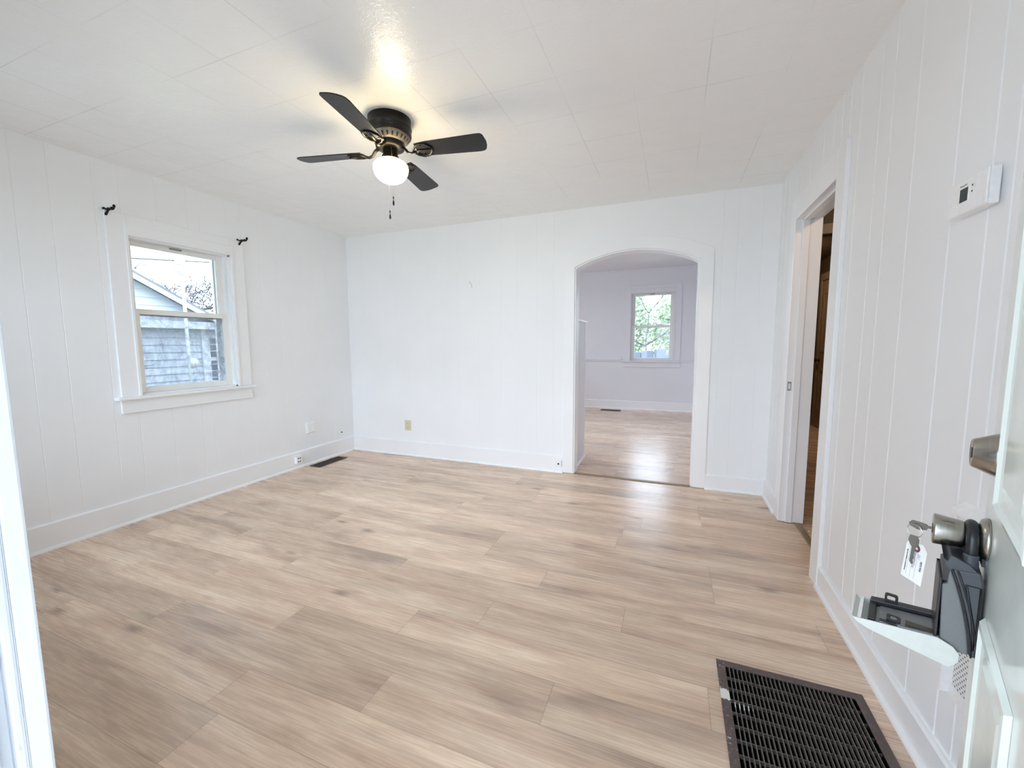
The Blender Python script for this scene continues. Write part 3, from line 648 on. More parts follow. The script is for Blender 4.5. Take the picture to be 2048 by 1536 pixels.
LB().prism([(0.040, 0.722), (0.040, 0.7445), (0.116, 0.7365), (0.137, 0.733), (0.137, 0.714)], XB - 0.018, XB - 0.001, 0).box(XA + 0.004, XB - 0.001, 0.128, 0.138, 0.714, 0.7295).build('tray_rim', 'lock_black', drawer, local=True, bevel=0.001)
tr_ = LB(); tr_.prism([(0.118, 0.7285), (0.134, 0.7235), (0.134, 0.714), (0.118, 0.714)], XA + 0.010, XB - 0.022, 0); tr_.build('tray_ramp', 'lockbox_grey', drawer, local=True, bevel=0.002)
mk = LB(); mk.ring_prism(rrect(XA + 0.012, XA + 0.034, 0.094, 0.113, 0.004), rrect(XA + 0.016, XA + 0.030, 0.098, 0.109, 0.003), 0.7300, 0.7335); mk.build('tray_catch', 'lock_black', drawer, local=True)
LB().prism(rrect(XA + 0.018, XA + 0.028, 0.099, 0.108, 0.002), 0.730, 0.7338).build('catch_button', 'tray_grey', drawer, local=True)
LB().box(XA + 0.004, XA + 0.012, 0.098, 0.122, 0.7295, 0.7312).build('tray_gap', 'lock_black', drawer, local=True)
LB().box(XA + 0.010, XA + 0.024, 0.050, 0.088, 0.7375 - 0.004, 0.7372).build('tray_plate', 'steel_dark', drawer, local=True)
hk = LB(); hk.ring_prism(rrect(0.0985, 0.1175, 0.730, 0.7525, 0.004), rrect(0.1025, 0.1140, 0.7395, 0.7490, 0.002), XB - 0.012, XB - 0.006, 0); hk.build('pull_tab', 'lock_black', drawer, local=True)

# ------------------------------------------------------------------ keys on a ring, one key turned in the knob
ky = root('key_ring', dloc(KX, 0.0655, 0.905), 'wire key ring with white paper tag, one key pushed into the door knob', 'keys', rz=D_ANG)
def KB(): return MB(lambda x, y, z: (x - KX, y - 0.0655, z - 0.905))
k1 = KB(); k1.prism([(0.0660, 0.9085), (0.0700, 0.9085), (0.0715, 0.9045), (0.083, 0.9025), (0.093, 0.9075), (0.0945, 0.9125), (0.0900, 0.9175), (0.078, 0.9165), (0.0715, 0.9145), (0.0700, 0.9125), (0.0660, 0.9125)], KX - 0.0012, KX + 0.0012, 0); k1.build('key', 'steel_dark', ky, local=True, bevel=0.0004)
rg = KB(); rg.tube([(KX - 0.004 + 0.006 * math.cos(a) , 0.0865 + 0.0095 * math.cos(a), 0.9005 + 0.0115 * math.sin(a)) for a in [k * 2 * PI / 28 for k in range(28)]], 0.0007, 6, closed=True); rg.build('ring', 'steel', ky, local=True)
def tilt(mb_pts): return mb_pts
k2 = KB(); kx2 = KX - 0.012
k2.prism([(0.0815, 0.893), (0.0915, 0.8945), (0.0935, 0.885), (0.0905, 0.876), (0.0885, 0.873), (0.0900, 0.846), (0.0875, 0.841), (0.0850, 0.843), (0.0860, 0.850), (0.0845, 0.853), (0.0855, 0.858), (0.0835, 0.872), (0.0800, 0.878), (0.0795, 0.886)], kx2 - 0.0012, kx2 + 0.0012, 0)
k2.build('key', 'steel_dark', ky, local=True, bevel=0.0004, label='dark house key hanging over the tag')
# paper tag: plane through measured corners, u across (to the lower right), v down
TLc, TRc, BLc = Vector((DW - 0.046 - KX, 0.0940 - 0.0655, 0.879 - 0.905)), Vector((DW - 0.073 - KX, 0.0680 - 0.0655, 0.877 - 0.905)), Vector((DW - 0.046 - KX, 0.0990 - 0.0655, 0.806 - 0.905))
U = (TRc - TLc); V = (BLc - TLc); tw, th = U.length, V.length; U.normalize(); V.normalize(); Nn = U.cross(V).normalized()
if (Vector((0, 1, 0)).dot(Nn)) < 0 and False: Nn = -Nn
cam_l = Matrix.Rotation(-D_ANG, 3, 'Z') @ (Vector((0, 0, CAM_Z)) - Vector(dloc(KX, 0.0655, 0.905)))
if cam_l.dot(Nn) < 0: Nn = -Nn
def TP(u, v, w=0.0): return tuple(TLc + U * u + V * v + Nn * w)
cut = 0.009
tg = MB(lambda u, v, w: TP(u, v, w)); out_l = [(cut, 0), (tw - cut, 0), (tw, cut), (tw, th), (0, th), (0, cut)]
tg.prism(out_l, -0.0004, 0.0, 2); tagp = tg.build('paper_tag', 'paper', ky, local=True)
rf = MB(lambda u, v, w: TP(u, v, w)); rf.lathe([(0.0030, 0), (0.0068, 0), (0.0068, 0.0003), (0.0030, 0.0003)], (tw * 0.50, 0.0110, 0.0001), (0, 0, 1), 16, False, False); rf.build('hole_reinforcement', 'red_card', tagp, local=True)
def tfix(u0, v0):                              # text running down the tag, letter tops to the right
    return lambda x, y, z: TP(u0 + y, v0 + x, 0.0003 + z)
text_mesh('KEYS FOR', 0.0046, 'ink', 'tag_heading', tfix(tw - 0.0078, 0.0300), tagp, 1.05, xscale=0.9)
text_mesh('561', 0.0062, 'ink_blue', 'handwriting', tfix(tw - 0.0138, 0.0190), tagp, 1.1, 0.2)
text_mesh('Standridge', 0.0074, 'ink_blue', 'handwriting', tfix(tw - 0.0212, 0.0150), tagp, 1.05, 0.25)
ln = MB(lambda u, v, w: TP(u, v, w))
for uu in (tw - 0.0145, tw - 0.0222, tw - 0.0290): ln.box(uu, uu + 0.0004, 0.014, th - 0.006, 0.0001, 0.0003)
ln.build('ruled_line', 'ink_blue', tagp, local=True)
sm = MB(lambda u, v, w: TP(u, v, w)); v_ = 0.020
while v_ < th - 0.012:
    w_ = random.uniform(0.0012, 0.0034); sm.box(0.0042, 0.0058, v_, v_ + w_, 0.0001, 0.0003); v_ += w_ + random.uniform(0.0006, 0.0014)
sm.build('small_print', 'ink', tagp, local=True)

# ------------------------------------------------------------------ wall heater / cold air box behind the door
hb = root('wall_vent', (R, 1.15, 0.28), 'white perforated wall vent with a sloped top behind the open front door', 'vent')
yA, yB, zA, zB = 0.86, 1.392, 0.284, 0.800
MB().box(R - 0.004, R, yA, yB, zA, zB).box(R - 0.022, R, yB, yB + 0.006, zA + 0.003, zB).box(R - 0.022, R, yA - 0.006, yA, zA + 0.003, zB).build('back_plate', 'plastic_white', hb)
MB(lambda a_, y, b_: (R - a_, y, b_)).prism([(0.0, 0.818), (0.024, 0.799), (0.026, 0.797), (0.026, 0.786), (0.0, 0.803)], yA - 0.02, yB + 0.016, 1).build('hood', 'plastic_white', hb)
MB().box(R - 0.0065, R - 0.0035, yA + 0.02, yB - 0.018, zA + 0.038, zB - 0.012).build('perforated_panel', 'perf', hb)

# ------------------------------------------------------------------ thermostat
th_ = root('thermostat', (R, 1.465, 1.62), 'white wall thermostat with small dark display', 'thermostat')
MB().box(R - 0.008, R, 1.428, 1.540, 1.572, 1.664).build('wall_plate', 'plastic_white', th_, bevel=0.002)
c_ = MB(); yy0, yy1, z0_, z1_ = 1.390, 1.552, 1.572, 1.662
c_.prism([(R - 0.006, yy0), (R - 0.026, yy0 + 0.004), (R - 0.030, 1.430), (R - 0.029, yy1 - 0.004), (R - 0.006, yy1)], z0_, z1_, 2); c_.build('housing', 'plastic_white', th_, bevel=0.003)
MB().box(R - 0.0325, R - 0.028, 1.388, 1.424, z0_ + 0.002, z1_ - 0.002).build('cover_flap', 'plastic_white', th_, bevel=0.002)
MB().box(R - 0.0308, R - 0.029, 1.461, 1.498, 1.600, 1.640).build('display_bezel', 'plastic_white', th_)
MB().box(R - 0.0313, R - 0.029, 1.464, 1.495, 1.603, 1.637).build('display', 'screen', th_, label='small dark display')
for z in (1.634, 1.619): MB().lathe([(0.0032, 0), (0.0032, 0.002), (0.0, 0.0024)], (R - 0.0298, 1.440, z), (-1, 0, 0), 12).build('button', 'plastic_white', th_)
for z in (1.636, 1.621): MB().box(R - 0.0310, R - 0.029, 1.4460, 1.4495, z - 0.002, z + 0.0015).build('button_mark', 'ink', th_)
text_mesh('Honeywell', 0.0062, 'grey_mark', 'lettering', lambda x, y, z: (-0.0300 - z, 0.034 - x, 0.0235 + y), th_, 1.0)

# ------------------------------------------------------------------ ceiling fan
FX, FY = -1.466, 1.932
fan = root('ceiling_fan', (FX, FY, H), 'black four blade ceiling fan with lit globe, flush against the ceiling', 'fan')
C0 = (FX, FY, 0)
hsg = MB(); hsg.lathe([(0.113, 2.44), (0.113, 2.402), (0.116, 2.398), (0.117, 2.392), (0.113, 2.388), (0.115, 2.362), (0.112, 2.352), (0.105, 2.349)], C0, seg=48); hsg.build('motor_housing', 'bronze', fan)
vr = MB(); vr.lathe([(0.105, 2.349), (0.102, 2.340), (0.086, 2.322), (0.076, 2.316), (0.040, 2.312)], C0, seg=48, cap=False); ring_o = vr.build('vent_ring', 'bronze_lamplit', fan, label='slotted ring painted paler for lamplight')
sl2 = MB()
for k in range(24):
    a = 2 * PI * k / 24; cx, cy = math.cos(a), math.sin(a)
    def q(r, z, w): return (FX + r * cx - w * cy, FY + r * sy_ if False else FY + r * cy + w * cx, z)
    sl2.poly([q(0.1025, 2.3395, -0.0048), q(0.1025, 2.3395, 0.0048), q(0.0985, 2.3345, 0.0055), q(0.0885, 2.3235, 0.0022), q(0.0885, 2.3235, -0.0022), q(0.0985, 2.3345, -0.0055)])
sl2.build('vent_slot', 'dark_hole', ring_o)
rt_ = MB(); rt_.lathe([(0.074, 2.318), (0.078, 2.306), (0.074, 2.292), (0.045, 2.288)], C0, seg=40); rt_.build('rotor_hub', 'bronze', fan)
fit = MB(); fit.lathe([(0.039, 2.292), (0.039, 2.252), (0.046, 2.244), (0.052, 2.236), (0.050, 2.230)], C0, seg=40); ft = fit.build('light_fitter', 'bronze', fan)
gl = MB(); gp = [(0.044, 2.243), (0.047, 2.236)] + [(0.093 * math.cos(math.radians(a)) ** 0.8, 2.192 + (0.044 if a > 0 else 0.078) * math.sin(math.radians(a))) for a in range(60, -90, -10)] + [(0.0, 2.1135)]
gl.lathe(gp, C0, seg=40, cap=False); gl.build('globe_shade', 'globe', fan, label='lit frosted white globe')
for k in range(3):
    a = 2 * PI * k / 3 + 0.5; MB().lathe([(0.004, 0), (0.004, 0.010), (0.0055, 0.010), (0.0055, 0.014)], (FX + 0.050 * math.cos(a), FY + 0.050 * math.sin(a), 2.2335), (math.cos(a), math.sin(a), 0), 10).build('thumb_screw', 'bronze', ft)
for ang in (9.0, 99.0, 192.0, 281.5):
    a = math.radians(ang); ca_, sa_ = math.cos(a), math.sin(a)
    pit = math.radians(-12); zb = 2.272
    def T(u, v, w, ca_=ca_, sa_=sa_, pit=pit, zb=zb):  # u radial, v across, w up; pitched about the radial axis
        vv = v * math.cos(pit) - w * math.sin(pit); ww = v * math.sin(pit) + w * math.cos(pit)
        return (FX + u * ca_ - vv * sa_, FY + u * sa_ + vv * ca_, zb + ww)
    bl = MB(T); r0, r1 = 0.155, 0.535
    outl = [(r0, -0.045), (r0 + 0.06, -0.053), (r1 - 0.04, -0.064)] + [(r1 - 0.022 + 0.022 * math.sin(q_), -0.042 - 0.022 * math.cos(q_)) for q_ in (0.3, 0.8, 1.3)] + [(r1 + 0.004, -0.02), (r1 + 0.006, 0.0), (r1 + 0.003, 0.025), (r1 - 0.006, 0.05), (r1 - 0.018, 0.060), (r1 - 0.04, 0.064), (r0 + 0.06, 0.053), (r0, 0.045)]
    bl.prism(outl, -0.003, 0.003, 2); bo = bl.build('blade', 'blade', fan, bevel=0.0012)
    ir = MB(T)
    ir.tube([(0.060, 0, 0.028), (0.085, 0, 0.012), (0.105, 0, -0.010), (0.125, 0, -0.016), (0.150, 0, -0.010)], [0.010, 0.009, 0.0085, 0.0085, 0.009], 8, 0.6)
    for s_ in (-1, 1): ir.tube([(0.135, 0.0, -0.011), (0.155, 0.030 * s_, -0.008), (0.180, 0.046 * s_, -0.006), (0.215, 0.043 * s_, -0.005), (0.235, 0.020 * s_, -0.005), (0.242, 0.0, -0.005)], 0.0068, 8, 0.6)
    ir.tube([(0.150, 0, -0.009), (0.185, 0, -0.006), (0.242, 0, -0.005)], 0.006, 8, 0.6)
    irn = ir.build('blade_iron', 'bronze', fan)
    for (u, v) in ((0.188, 0.034), (0.188, -0.034), (0.228, 0.0)): MB(T).lathe([(0.005, -0.010), (0.005, -0.004)], (u, v, 0), (0, 0, 1), 10).build('screw', 'bronze', irn)
tc = Vector((-FX, -FY, 0)).normalized(); sd = Vector((-tc.y, tc.x, 0))
def chain(off_t, off_s, ztop, zmid, zend, name):
    b0 = Vector((FX, FY, 0)) + tc * 0.040 + sd * off_s * 0.5; b1 = Vector((FX, FY, 0)) + tc * off_t + sd * off_s
    p = MB(); p.tube([(b0.x, b0.y, ztop), (b0.x + 0.3 * (b1.x - b0.x), b0.y + 0.3 * (b1.y - b0.y), ztop - 0.018), (b1.x, b1.y, zmid), (b1.x, b1.y, zend + 0.045)], 0.0011, 6); co = p.build(name, 'steel', fan)
    MB().lathe([(0.0015, 0.046), (0.0032, 0.043), (0.0032, 0.036), (0.0015, 0.033), (0.002, 0.026), (0.0045, 0.017), (0.005, 0.008), (0.0035, 0.0)], (b1.x, b1.y, zend), seg=12).build('pull_fob', 'black_iron', co)
chain(0.099, 0.008, 2.292, 2.20, 1.966, 'pull_chain')
chain(-0.03, -0.012, 2.292, 2.10, 1.932, 'pull_chain')

# ------------------------------------------------------------------ curtain rod brackets
def bracket(y, lab, small):
    b = root('curtain_bracket', (-L, y, 2.115), lab, 'bracket', 'curtain rod brackets over the left window')
    m = MB(lambda x, yy, z: (-L + x, y + yy, 2.115 + z))
    m.box(0, 0.003, -0.008, 0.008, -0.030, 0.026); m.build('mount_plate', 'black_iron', b, bevel=0.001)
    m = MB(lambda x, yy, z: (-L + x, y + yy, 2.115 + z))
    m.tube([(0.002, 0, 0.022), (0.020, 0.0, 0.010), (0.055, 0.0, 0.012), (0.085, 0.0, 0.004), (0.105, 0, 0.004)], [0.006, 0.005, 0.007, 0.007, 0.006], 8)
    m.tube([(0.002, 0, -0.026), (0.018, 0, -0.020), (0.045, 0, 0.0), (0.075, 0, 0.006)], [0.009, 0.008, 0.006, 0.005], 8); m.build('arm', 'black_iron', b)
    m = MB(lambda x, yy, z: (-L + x, y + yy, 2.115 + z))
    m.tube([(0.100 + 0.013 * math.cos(t), 0, 0.014 + 0.013 * math.sin(t)) for t in [math.radians(q) for q in range(-200, 30, 20)]], 0.0055, 8)
    m.lathe([(0.006, -0.006), (0.011, -0.003), (0.011, 0.003), (0.006, 0.006)], (0.116, 0, 0.018), (0, 1, 0), 14); m.build('rod_cradle', 'black_iron', b)
bracket(1.612, 'black curtain rod bracket above the window\'s left corner', False)
bracket(2.500, 'black curtain rod bracket above the window\'s right corner', True)

# ------------------------------------------------------------------ outlets, plates, vents
cp = root('wall_plate', (-L, 3.14, 0.38), 'blank white raised cover plate on the left wall', 'wall plate')
MB().box(-L, -L + 0.010, 3.088, 3.195, 0.320, 0.434).build('back_plate', 'plastic_white', cp, bevel=0.003)
MB().box(-L + 0.010, -L + 0.022, 3.096, 3.187, 0.328, 0.428).build('cover', 'plastic_white', cp, bevel=0.006)

def outlet(name, tf, base, lab, mat, w=0.076, h=0.118, coax=False):
    o = root(name, base, lab, 'outlet')
    MB(tf).box(-w / 2, w / 2, 0, 0.006, -h / 2, h / 2).build('cover_plate', mat, o, bevel=0.002)
    if coax:
        MB(tf).lathe([(0.008, 0.005), (0.008, 0.009), (0.0048, 0.009), (0.0048, 0.018), (0.0, 0.018)], (0, 0, 0), (0, 1, 0), 6, False).build('coax_jack', 'steel_dark', o)
    else:
        for z in (0.021, -0.021):
            f = MB(tf); f.prism(rrect(-0.017, 0.017, z - 0.014, z + 0.014, 0.008), 0.005, 0.0085, 1); fo = f.build('socket', mat, o)
            s2 = MB(tf); s2.box(-0.0075, -0.005, 0.008, 0.009, z - 0.002, z + 0.007).box(0.005, 0.0075, 0.008, 0.009, z - 0.002, z + 0.007).lathe([(0.0026, 0.008), (0.0026, 0.009)], (0, 0, z - 0.008), (0, 1, 0), 10); s2.build('slot', 'dark_hole', fo)
        MB(tf).lathe([(0.003, 0.006), (0.003, 0.0075)], (0, 0, 0), (0, 1, 0), 10).build('screw', mat, o)
    return o
outlet('coax_outlet', lambda a, d, z: (-L + d, 3.567 - a, 0.243 + z), (-L, 3.567, 0.243), 'white cable jack plate near the corner on the left wall', 'plastic_white', 0.078, 0.112, True)
outlet('wall_outlet', lambda a, d, z: (-2.735 + a, D - d, 0.338 + z), (-2.735, D, 0.338), 'beige duplex outlet on the back wall', 'almond', 0.080, 0.116)
bo_ = root('surface_outlet', (-L + 0.016, 2.953, 0.09), 'white surface outlet box fixed to the left baseboard', 'outlet')
MB().box(-L + 0.016, -L + 0.050, 2.921, 2.985, 0.054, 0.124).build('box', 'plastic_white', bo_, bevel=0.003)
so_ = MB()
for z in (0.105, 0.073): so_.box(-L + 0.049, -L + 0.0515, 2.936, 2.946, z - 0.006, z + 0.006).box(-L + 0.049, -L + 0.0515, 2.958, 2.968, z - 0.006, z + 0.006)
so_.build('slot', 'dark_hole', bo_)
pj = root('phone_jack', (-0.998, D - 0.016, 0.09), 'small white phone jack on the baseboard beside the arch', 'jack')
MB().box(-1.026, -0.970, D - 0.034, D - 0.016, 0.066, 0.121).build('box', 'plastic_white', pj, bevel=0.003)
MB().box(-1.006, -0.990, D - 0.036, D - 0.033, 0.082, 0.096).build('socket', 'dark_hole', pj)

def register(name, x0, x1, y0, y1, lab, along_y):
    o = root(name, ((x0 + x1) / 2, (y0 + y1) / 2, 0), lab, 'vent')
    MB().ring_prism([(x0, y0), (x1, y0), (x1, y1), (x0, y1)], [(x0 + .018, y0 + .018), (x1 - .018, y0 + .018), (x1 - .018, y1 - .018), (x0 + .018, y1 - .018)], 0.0005, 0.006).build('frame', 'vent_brown', o, bevel=0.002)
    MB().box(x0 + .016, x1 - .016, y0 + .016, y1 - .016, 0.0003, 0.001).build('throat', 'dark_hole', o)
    lv = MB()
    if along_y:
        n = int((y1 - y0 - .036) / 0.014)
        for k in range(n): yk = y0 + .018 + (k + .5) * (y1 - y0 - .036) / n; lv.box(x0 + .017, x1 - .017, yk - .003, yk + .003, 0.001, 0.005)
        lv.box((x0 + x1) / 2 - .004, (x0 + x1) / 2 + .004, y0 + .017, y1 - .017, 0.001, 0.0055)
    else:
        n = int((x1 - x0 - .036) / 0.014)
        for k in range(n): xk = x0 + .018 + (k + .5) * (x1 - x0 - .036) / n; lv.box(xk - .003, xk + .003, y0 + .017, y1 - .017, 0.001, 0.005)
        lv.box(x0 + .017, x1 - .017, (y0 + y1) / 2 - .004, (y0 + y1) / 2 + .004, 0.001, 0.0055)
    lv.build('louvre', 'vent_brown', o)
register('floor_register', -3.435, -3.300, 3.045, 3.430, 'narrow brown floor register in the left corner of the room', True)
register('floor_register', -1.245, -0.880, 7.62, 7.75, 'small dark floor register in the room beyond the arch', False)

g = root('floor_grille', (GR[0], GR[2], 0), 'large rusty brown return air grille set into the floor', 'grille')
x0, x1, y0_, y1_ = GR; fwid = 0.029
MB().ring_prism([(x0, y0_), (x1, y0_), (x1, y1_), (x0, y1_)], [(x0 + fwid, y0_ + fwid), (x1 - fwid, y0_ + fwid), (x1 - fwid, y1_ - fwid), (x0 + fwid, y1_ - fwid)], 0.0005, 0.006).build('frame', 'grille', g, bevel=0.0015)
gb = MB(); n = 30
for k in range(1, n):
    xk = x0 + fwid + k * (x1 - x0 - 2 * fwid) / n; gb.box(xk - 0.0011, xk + 0.0011, y0_ + fwid, y1_ - fwid, -0.012, 0.004)
yk = y1_ - fwid - 0.045
while yk > y0_ + fwid: gb.box(x0 + fwid, x1 - fwid, yk - 0.0012, yk + 0.0012, -0.014, -0.002); yk -= 0.052
gb.build('grate', 'grate', g)
dk = MB(); e = 0.024; X0, X1, Y0, Y1 = x0 + e, x1 - e, y0_ + e, y1_ - e
dk.poly([(X0, Y0, -0.35), (X1, Y0, -0.35), (X1, Y1, -0.35), (X0, Y1, -0.35)])
for A, B in (((X0, Y0), (X1, Y0)), ((X1, Y0), (X1, Y1)), ((X1, Y1), (X0, Y1)), ((X0, Y1), (X0, Y0))): dk.poly([(*A, -0.35), (*B, -0.35), (*B, 0.0), (*A, 0.0)])
dk.build('duct', 'dark_hole', g)

ring_mark = MB(); pts = [(-1.963 + 0.046 * math.cos(t), D - 0.0008, 1.806 + 0.062 * math.sin(t)) for t in [math.radians(q) for q in range(-5, 75, 6)]]
ring_mark.tube(pts, [0.0012 + 0.0016 * math.sin(PI * (k + 1) / (len(pts) + 1)) for k in range(len(pts))], 6, 0.25)
tag(ring_mark.build('wall_scuff', 'grey_mark'), 'small curved grey scuff on the blank back wall', 'mark')
for (px, py) in ((0.842, 3.20), (0.865, 3.125)):
    tag(MB().lathe([(0.006, 0), (0.005, 0.003), (0.0, 0.0035)], (px, py, 0.0), seg=7).build('paint_chip', 'paper'), 'tiny white chip lying on the floor by the hall threshold', 'chip', 'white chips on the hall floor')

# unseen kitchen ceiling light, added to brighten the far room
kl = root('kitchen_fill_light', (-2.5, 5.6, KH), 'round ceiling light added unseen to brighten the far room', 'light')
MB().lathe([(0.17, KH), (0.17, KH - 0.02), (0.15, KH - 0.025)], (-2.5, 5.6, 0), seg=32).build('base', 'nickel', kl)
def mk_kglobe():
    t = NT('kitchen_fill_globe'); e = t.n('ShaderNodeEmission'); e.inputs[0].default_value = (0.97, 0.97, 1.0, 1); e.inputs[1].default_value = 46.0
    return t.done(e.outputs[0])
M['kglobe'] = mk_kglobe()
MB().lathe([(0.15, KH - 0.025), (0.16, KH - 0.05), (0.12, KH - 0.085), (0.0, KH - 0.10)], (-2.5, 5.6, 0), seg=32, cap=False).build('globe_shade', 'kglobe', kl)

# unseen hall light, added for the warm glow on jamb and hall
hlp = root('hall_fill_light', (1.42, 2.35, H), 'small warm ceiling light added unseen in the hall', 'light')
MB().lathe([(0.09, H), (0.09, H - 0.02), (0.05, H - 0.025)], (1.42, 2.35, 0), seg=24).build('base', 'bronze', hlp)
def mk_hall_globe(strength):
    t = NT('hall_fill_globe'); e = t.n('ShaderNodeEmission'); e.inputs[0].default_value = (1.0, 0.70, 0.46, 1); e.inputs[1].default_value = strength
    return t.done(e.outputs[0])
M['hall_globe'] = mk_hall_globe(80.0); M['inner_globe'] = mk_hall_globe(170.0)
MB().lathe([(0.05, H - 0.025), (0.08, H - 0.06), (0.06, H - 0.10), (0.0, H - 0.115)], (1.42, 2.35, 0), seg=20, cap=False).build('globe_shade', 'hall_globe', hlp)

il = root('inner_hall_fill_light', (1.28, 6.3, H), 'warm ceiling light added unseen in the inner hall', 'light')  # second lamp added out of view to brighten the inner hall door
MB().lathe([(0.08, H), (0.08, H - 0.02), (0.05, H - 0.025)], (1.28, 6.3, 0), seg=24).build('base', 'bronze', il)
MB().lathe([(0.05, H - 0.025), (0.07, H - 0.05), (0.05, H - 0.08), (0.0, H - 0.09)], (1.28, 6.3, 0), seg=20, cap=False).build('globe_shade', 'inner_globe', il)

# ------------------------------------------------------------------ outside
struct(MB().box(-60, 60, -40, 80, -0.75, -0.62), 'ground', 'grass', 'pale winter lawn around the house', 'ground')
struct(MB().box(-7.0, 5.0, -7.0, 0.02, -0.62, -0.14), 'ground_bounce_slab', 'concrete', 'concrete porch slab widened to bounce daylight indoors', 'porch')  # unseen slab, enlarged to throw daylight up to the ceiling
struct(MB().box(-1.5, 4.4, -3.6, 0.02, 2.30, 2.40).box(-1.45, -1.35, -3.5, -3.4, -0.14, 2.30).box(4.25, 4.35, -3.5, -3.4, -0.14, 2.30), 'roof_added_shade', 'trim', 'unseen white porch roof added to block sky light at the entrance', 'porch roof')  # roof put in out of view to cut daylight on jamb and doorway
K = 11.0 / 9.0
def nz(z): return CAM_Z + (z - CAM_Z) * K
HXn = -11.0
nh = root('neighbor_house', (HXn, 4.0, -0.62), 'grey sided house with a gable and white trimmed window outside the left window', 'house')
def rake(y): return nz(2.43) - 0.540 * (y - 4.42 * K)
yc, za_ = 6.80, nz(1.56)
apex_y = 2.4
def siding(y_a, y_b, z_a, z_b, x, gable):
    m = MB(); ex_ = 0.17; z = z_a
    while z < z_b - 1e-3:
        zt_ = min(z + ex_, z_b); ya, yb, yc_, yd = y_a, y_b, y_b, y_a
        if gable:
            yb = min(y_b, 4.42 * K + (nz(2.43) - z) / 0.540 - 0.02); ya = max(y_a, 2 * apex_y - yb)
            yc_ = min(y_b, 4.42 * K + (nz(2.43) - zt_) / 0.540 - 0.02); yd = max(y_a, 2 * apex_y - yc_)
        if yb > ya: m.poly([(x + 0.034, ya, z), (x + 0.034, yb, z), (x + 0.004, yc_, zt_), (x + 0.004, yd, zt_)]); m.poly([(x, ya, z), (x, yb, z), (x + 0.034, yb, z), (x + 0.034, ya, z)])
        z = zt_
    return m
siding(-2.4, yc, -0.62, nz(1.56), HXn, False).build('wall_siding', 'siding', nh)
siding(-4, 8, nz(1.70), rake(apex_y), HXn, True).build('gable_siding', 'siding', nh)
MB().box(HXn - 5, HXn, -2.4, yc, -0.62, nz(1.6)).build('wall_core', 'siding', nh)
MB().box(HXn - 0.02, HXn + 0.30, -3.0, yc + 0.2, nz(1.56), nz(1.70)).build('frieze', 'siding_trim', nh)
MB().box(HXn - 0.05, HXn + 0.05, yc - 0.09, yc + 0.02, -0.62, nz(1.56)).build('corner_board', 'siding_trim', nh)
ye = 7.35
rfm = MB(); xa, xb = HXn - 5, HXn + 0.36
for sgn in (1, -1):
    def ry(y): return y if sgn == 1 else 2 * apex_y - y
    q = [rfm.pt(p) for p in ((xa, ry(apex_y), rake(apex_y) + 0.06), (xb, ry(apex_y), rake(apex_y) + 0.06), (xb, ry(ye), rake(ye) + 0.06), (xa, ry(ye), rake(ye) + 0.06), (xa, ry(apex_y), rake(apex_y)), (xb, ry(apex_y), rake(apex_y)), (xb, ry(ye), rake(ye)), (xa, ry(ye), rake(ye)))]
    for t_ in ((0, 1, 2, 3), (4, 5, 6, 7), (0, 1, 5, 4), (1, 2, 6, 5), (2, 3, 7, 6), (0, 3, 7, 4)): rfm.face([q[i] for i in t_])
rfm.build('roof', 'shingle', nh)
rb = MB(); pts_r = [(apex_y, 0), (ye, 0)]
rb.prism([(apex_y, rake(apex_y) - 0.10), (apex_y, rake(apex_y)), (ye, rake(ye)), (ye, rake(ye) - 0.10)], xb - 0.05, xb, 0)
rb.prism([(2 * apex_y - ye, rake(ye) - 0.10), (2 * apex_y - ye, rake(ye)), (apex_y, rake(apex_y)), (apex_y, rake(apex_y) - 0.10)], xb - 0.05, xb, 0)
rb.build('rake_board', 'siding_trim', nh)
siding(yc + 0.02, 11.5, -0.62, nz(1.66), HXn - 0.10, False).build('addition_siding', 'siding', nh)
MB().box(HXn - 4, HXn - 0.11, yc, 11.5, -0.62, nz(1.66)).build('addition_core', 'siding', nh)
MB().box(HXn - 4, HXn + 0.15, yc + 0.3, 11.7, nz(1.66), nz(1.70)).build('addition_roof', 'shingle', nh)
wy0, wy1, wz0, wz1 = yc + 0.06, yc + 0.80, nz(0.42), nz(1.46)
wfm = MB(); wfm.ring_prism([(wy0, wz0), (wy1, wz0), (wy1, wz1), (wy0, wz1)], [(wy0 + .09, wz0 + .09), (wy1 - .09, wz0 + .09), (wy1 - .09, wz1 - .09), (wy0 + .09, wz1 - .09)], HXn - 0.10, HXn - 0.03, 0)
wfm.box(HXn - 0.09, HXn - 0.035, wy0 + .08, wy1 - .08, (wz0 + wz1) / 2 - .03, (wz0 + wz1) / 2 + .03); wfr = wfm.build('window', 'siding_trim', nh)
M['far_glass'] = plain('dark_far_glass', (0.05, 0.06, 0.065), 0.08)
MB().box(HXn - 0.085, HXn - 0.07, wy0 + .08, wy1 - .08, wz0 + .08, wz1 - .08).build('window_pane', 'far_glass', wfr)

ms = root('service_mast', (HXn + 0.62, 6.07, -0.62), 'pale utility mast with weatherhead and meter on the neighbouring gable', 'mast')
mx_, my_ = HXn + 0.62, 4.955 * K
MB().tube([(mx_, my_, -0.62), (mx_, my_, nz(2.56))], 0.034, 12).build('pole', 'siding_trim', ms)
MB().tube([(mx_, my_, nz(2.54)), (mx_, my_, nz(2.60)), (mx_, my_ - 0.05, nz(2.635)), (mx_, my_ - 0.13, nz(2.64)), (mx_, my_ - 0.19, nz(2.60))], [0.055, 0.075, 0.085, 0.08, 0.05], 12).build('weatherhead', 'siding_trim', ms)
MB().lathe([(0.13, 0), (0.13, 0.06), (0.10, 0.10), (0.10, 0.15), (0.0, 0.17)], (mx_ - 0.12, my_ + 0.10, nz(0.90)), (1, 0, 0), 20).build('meter', 'siding_trim', ms)

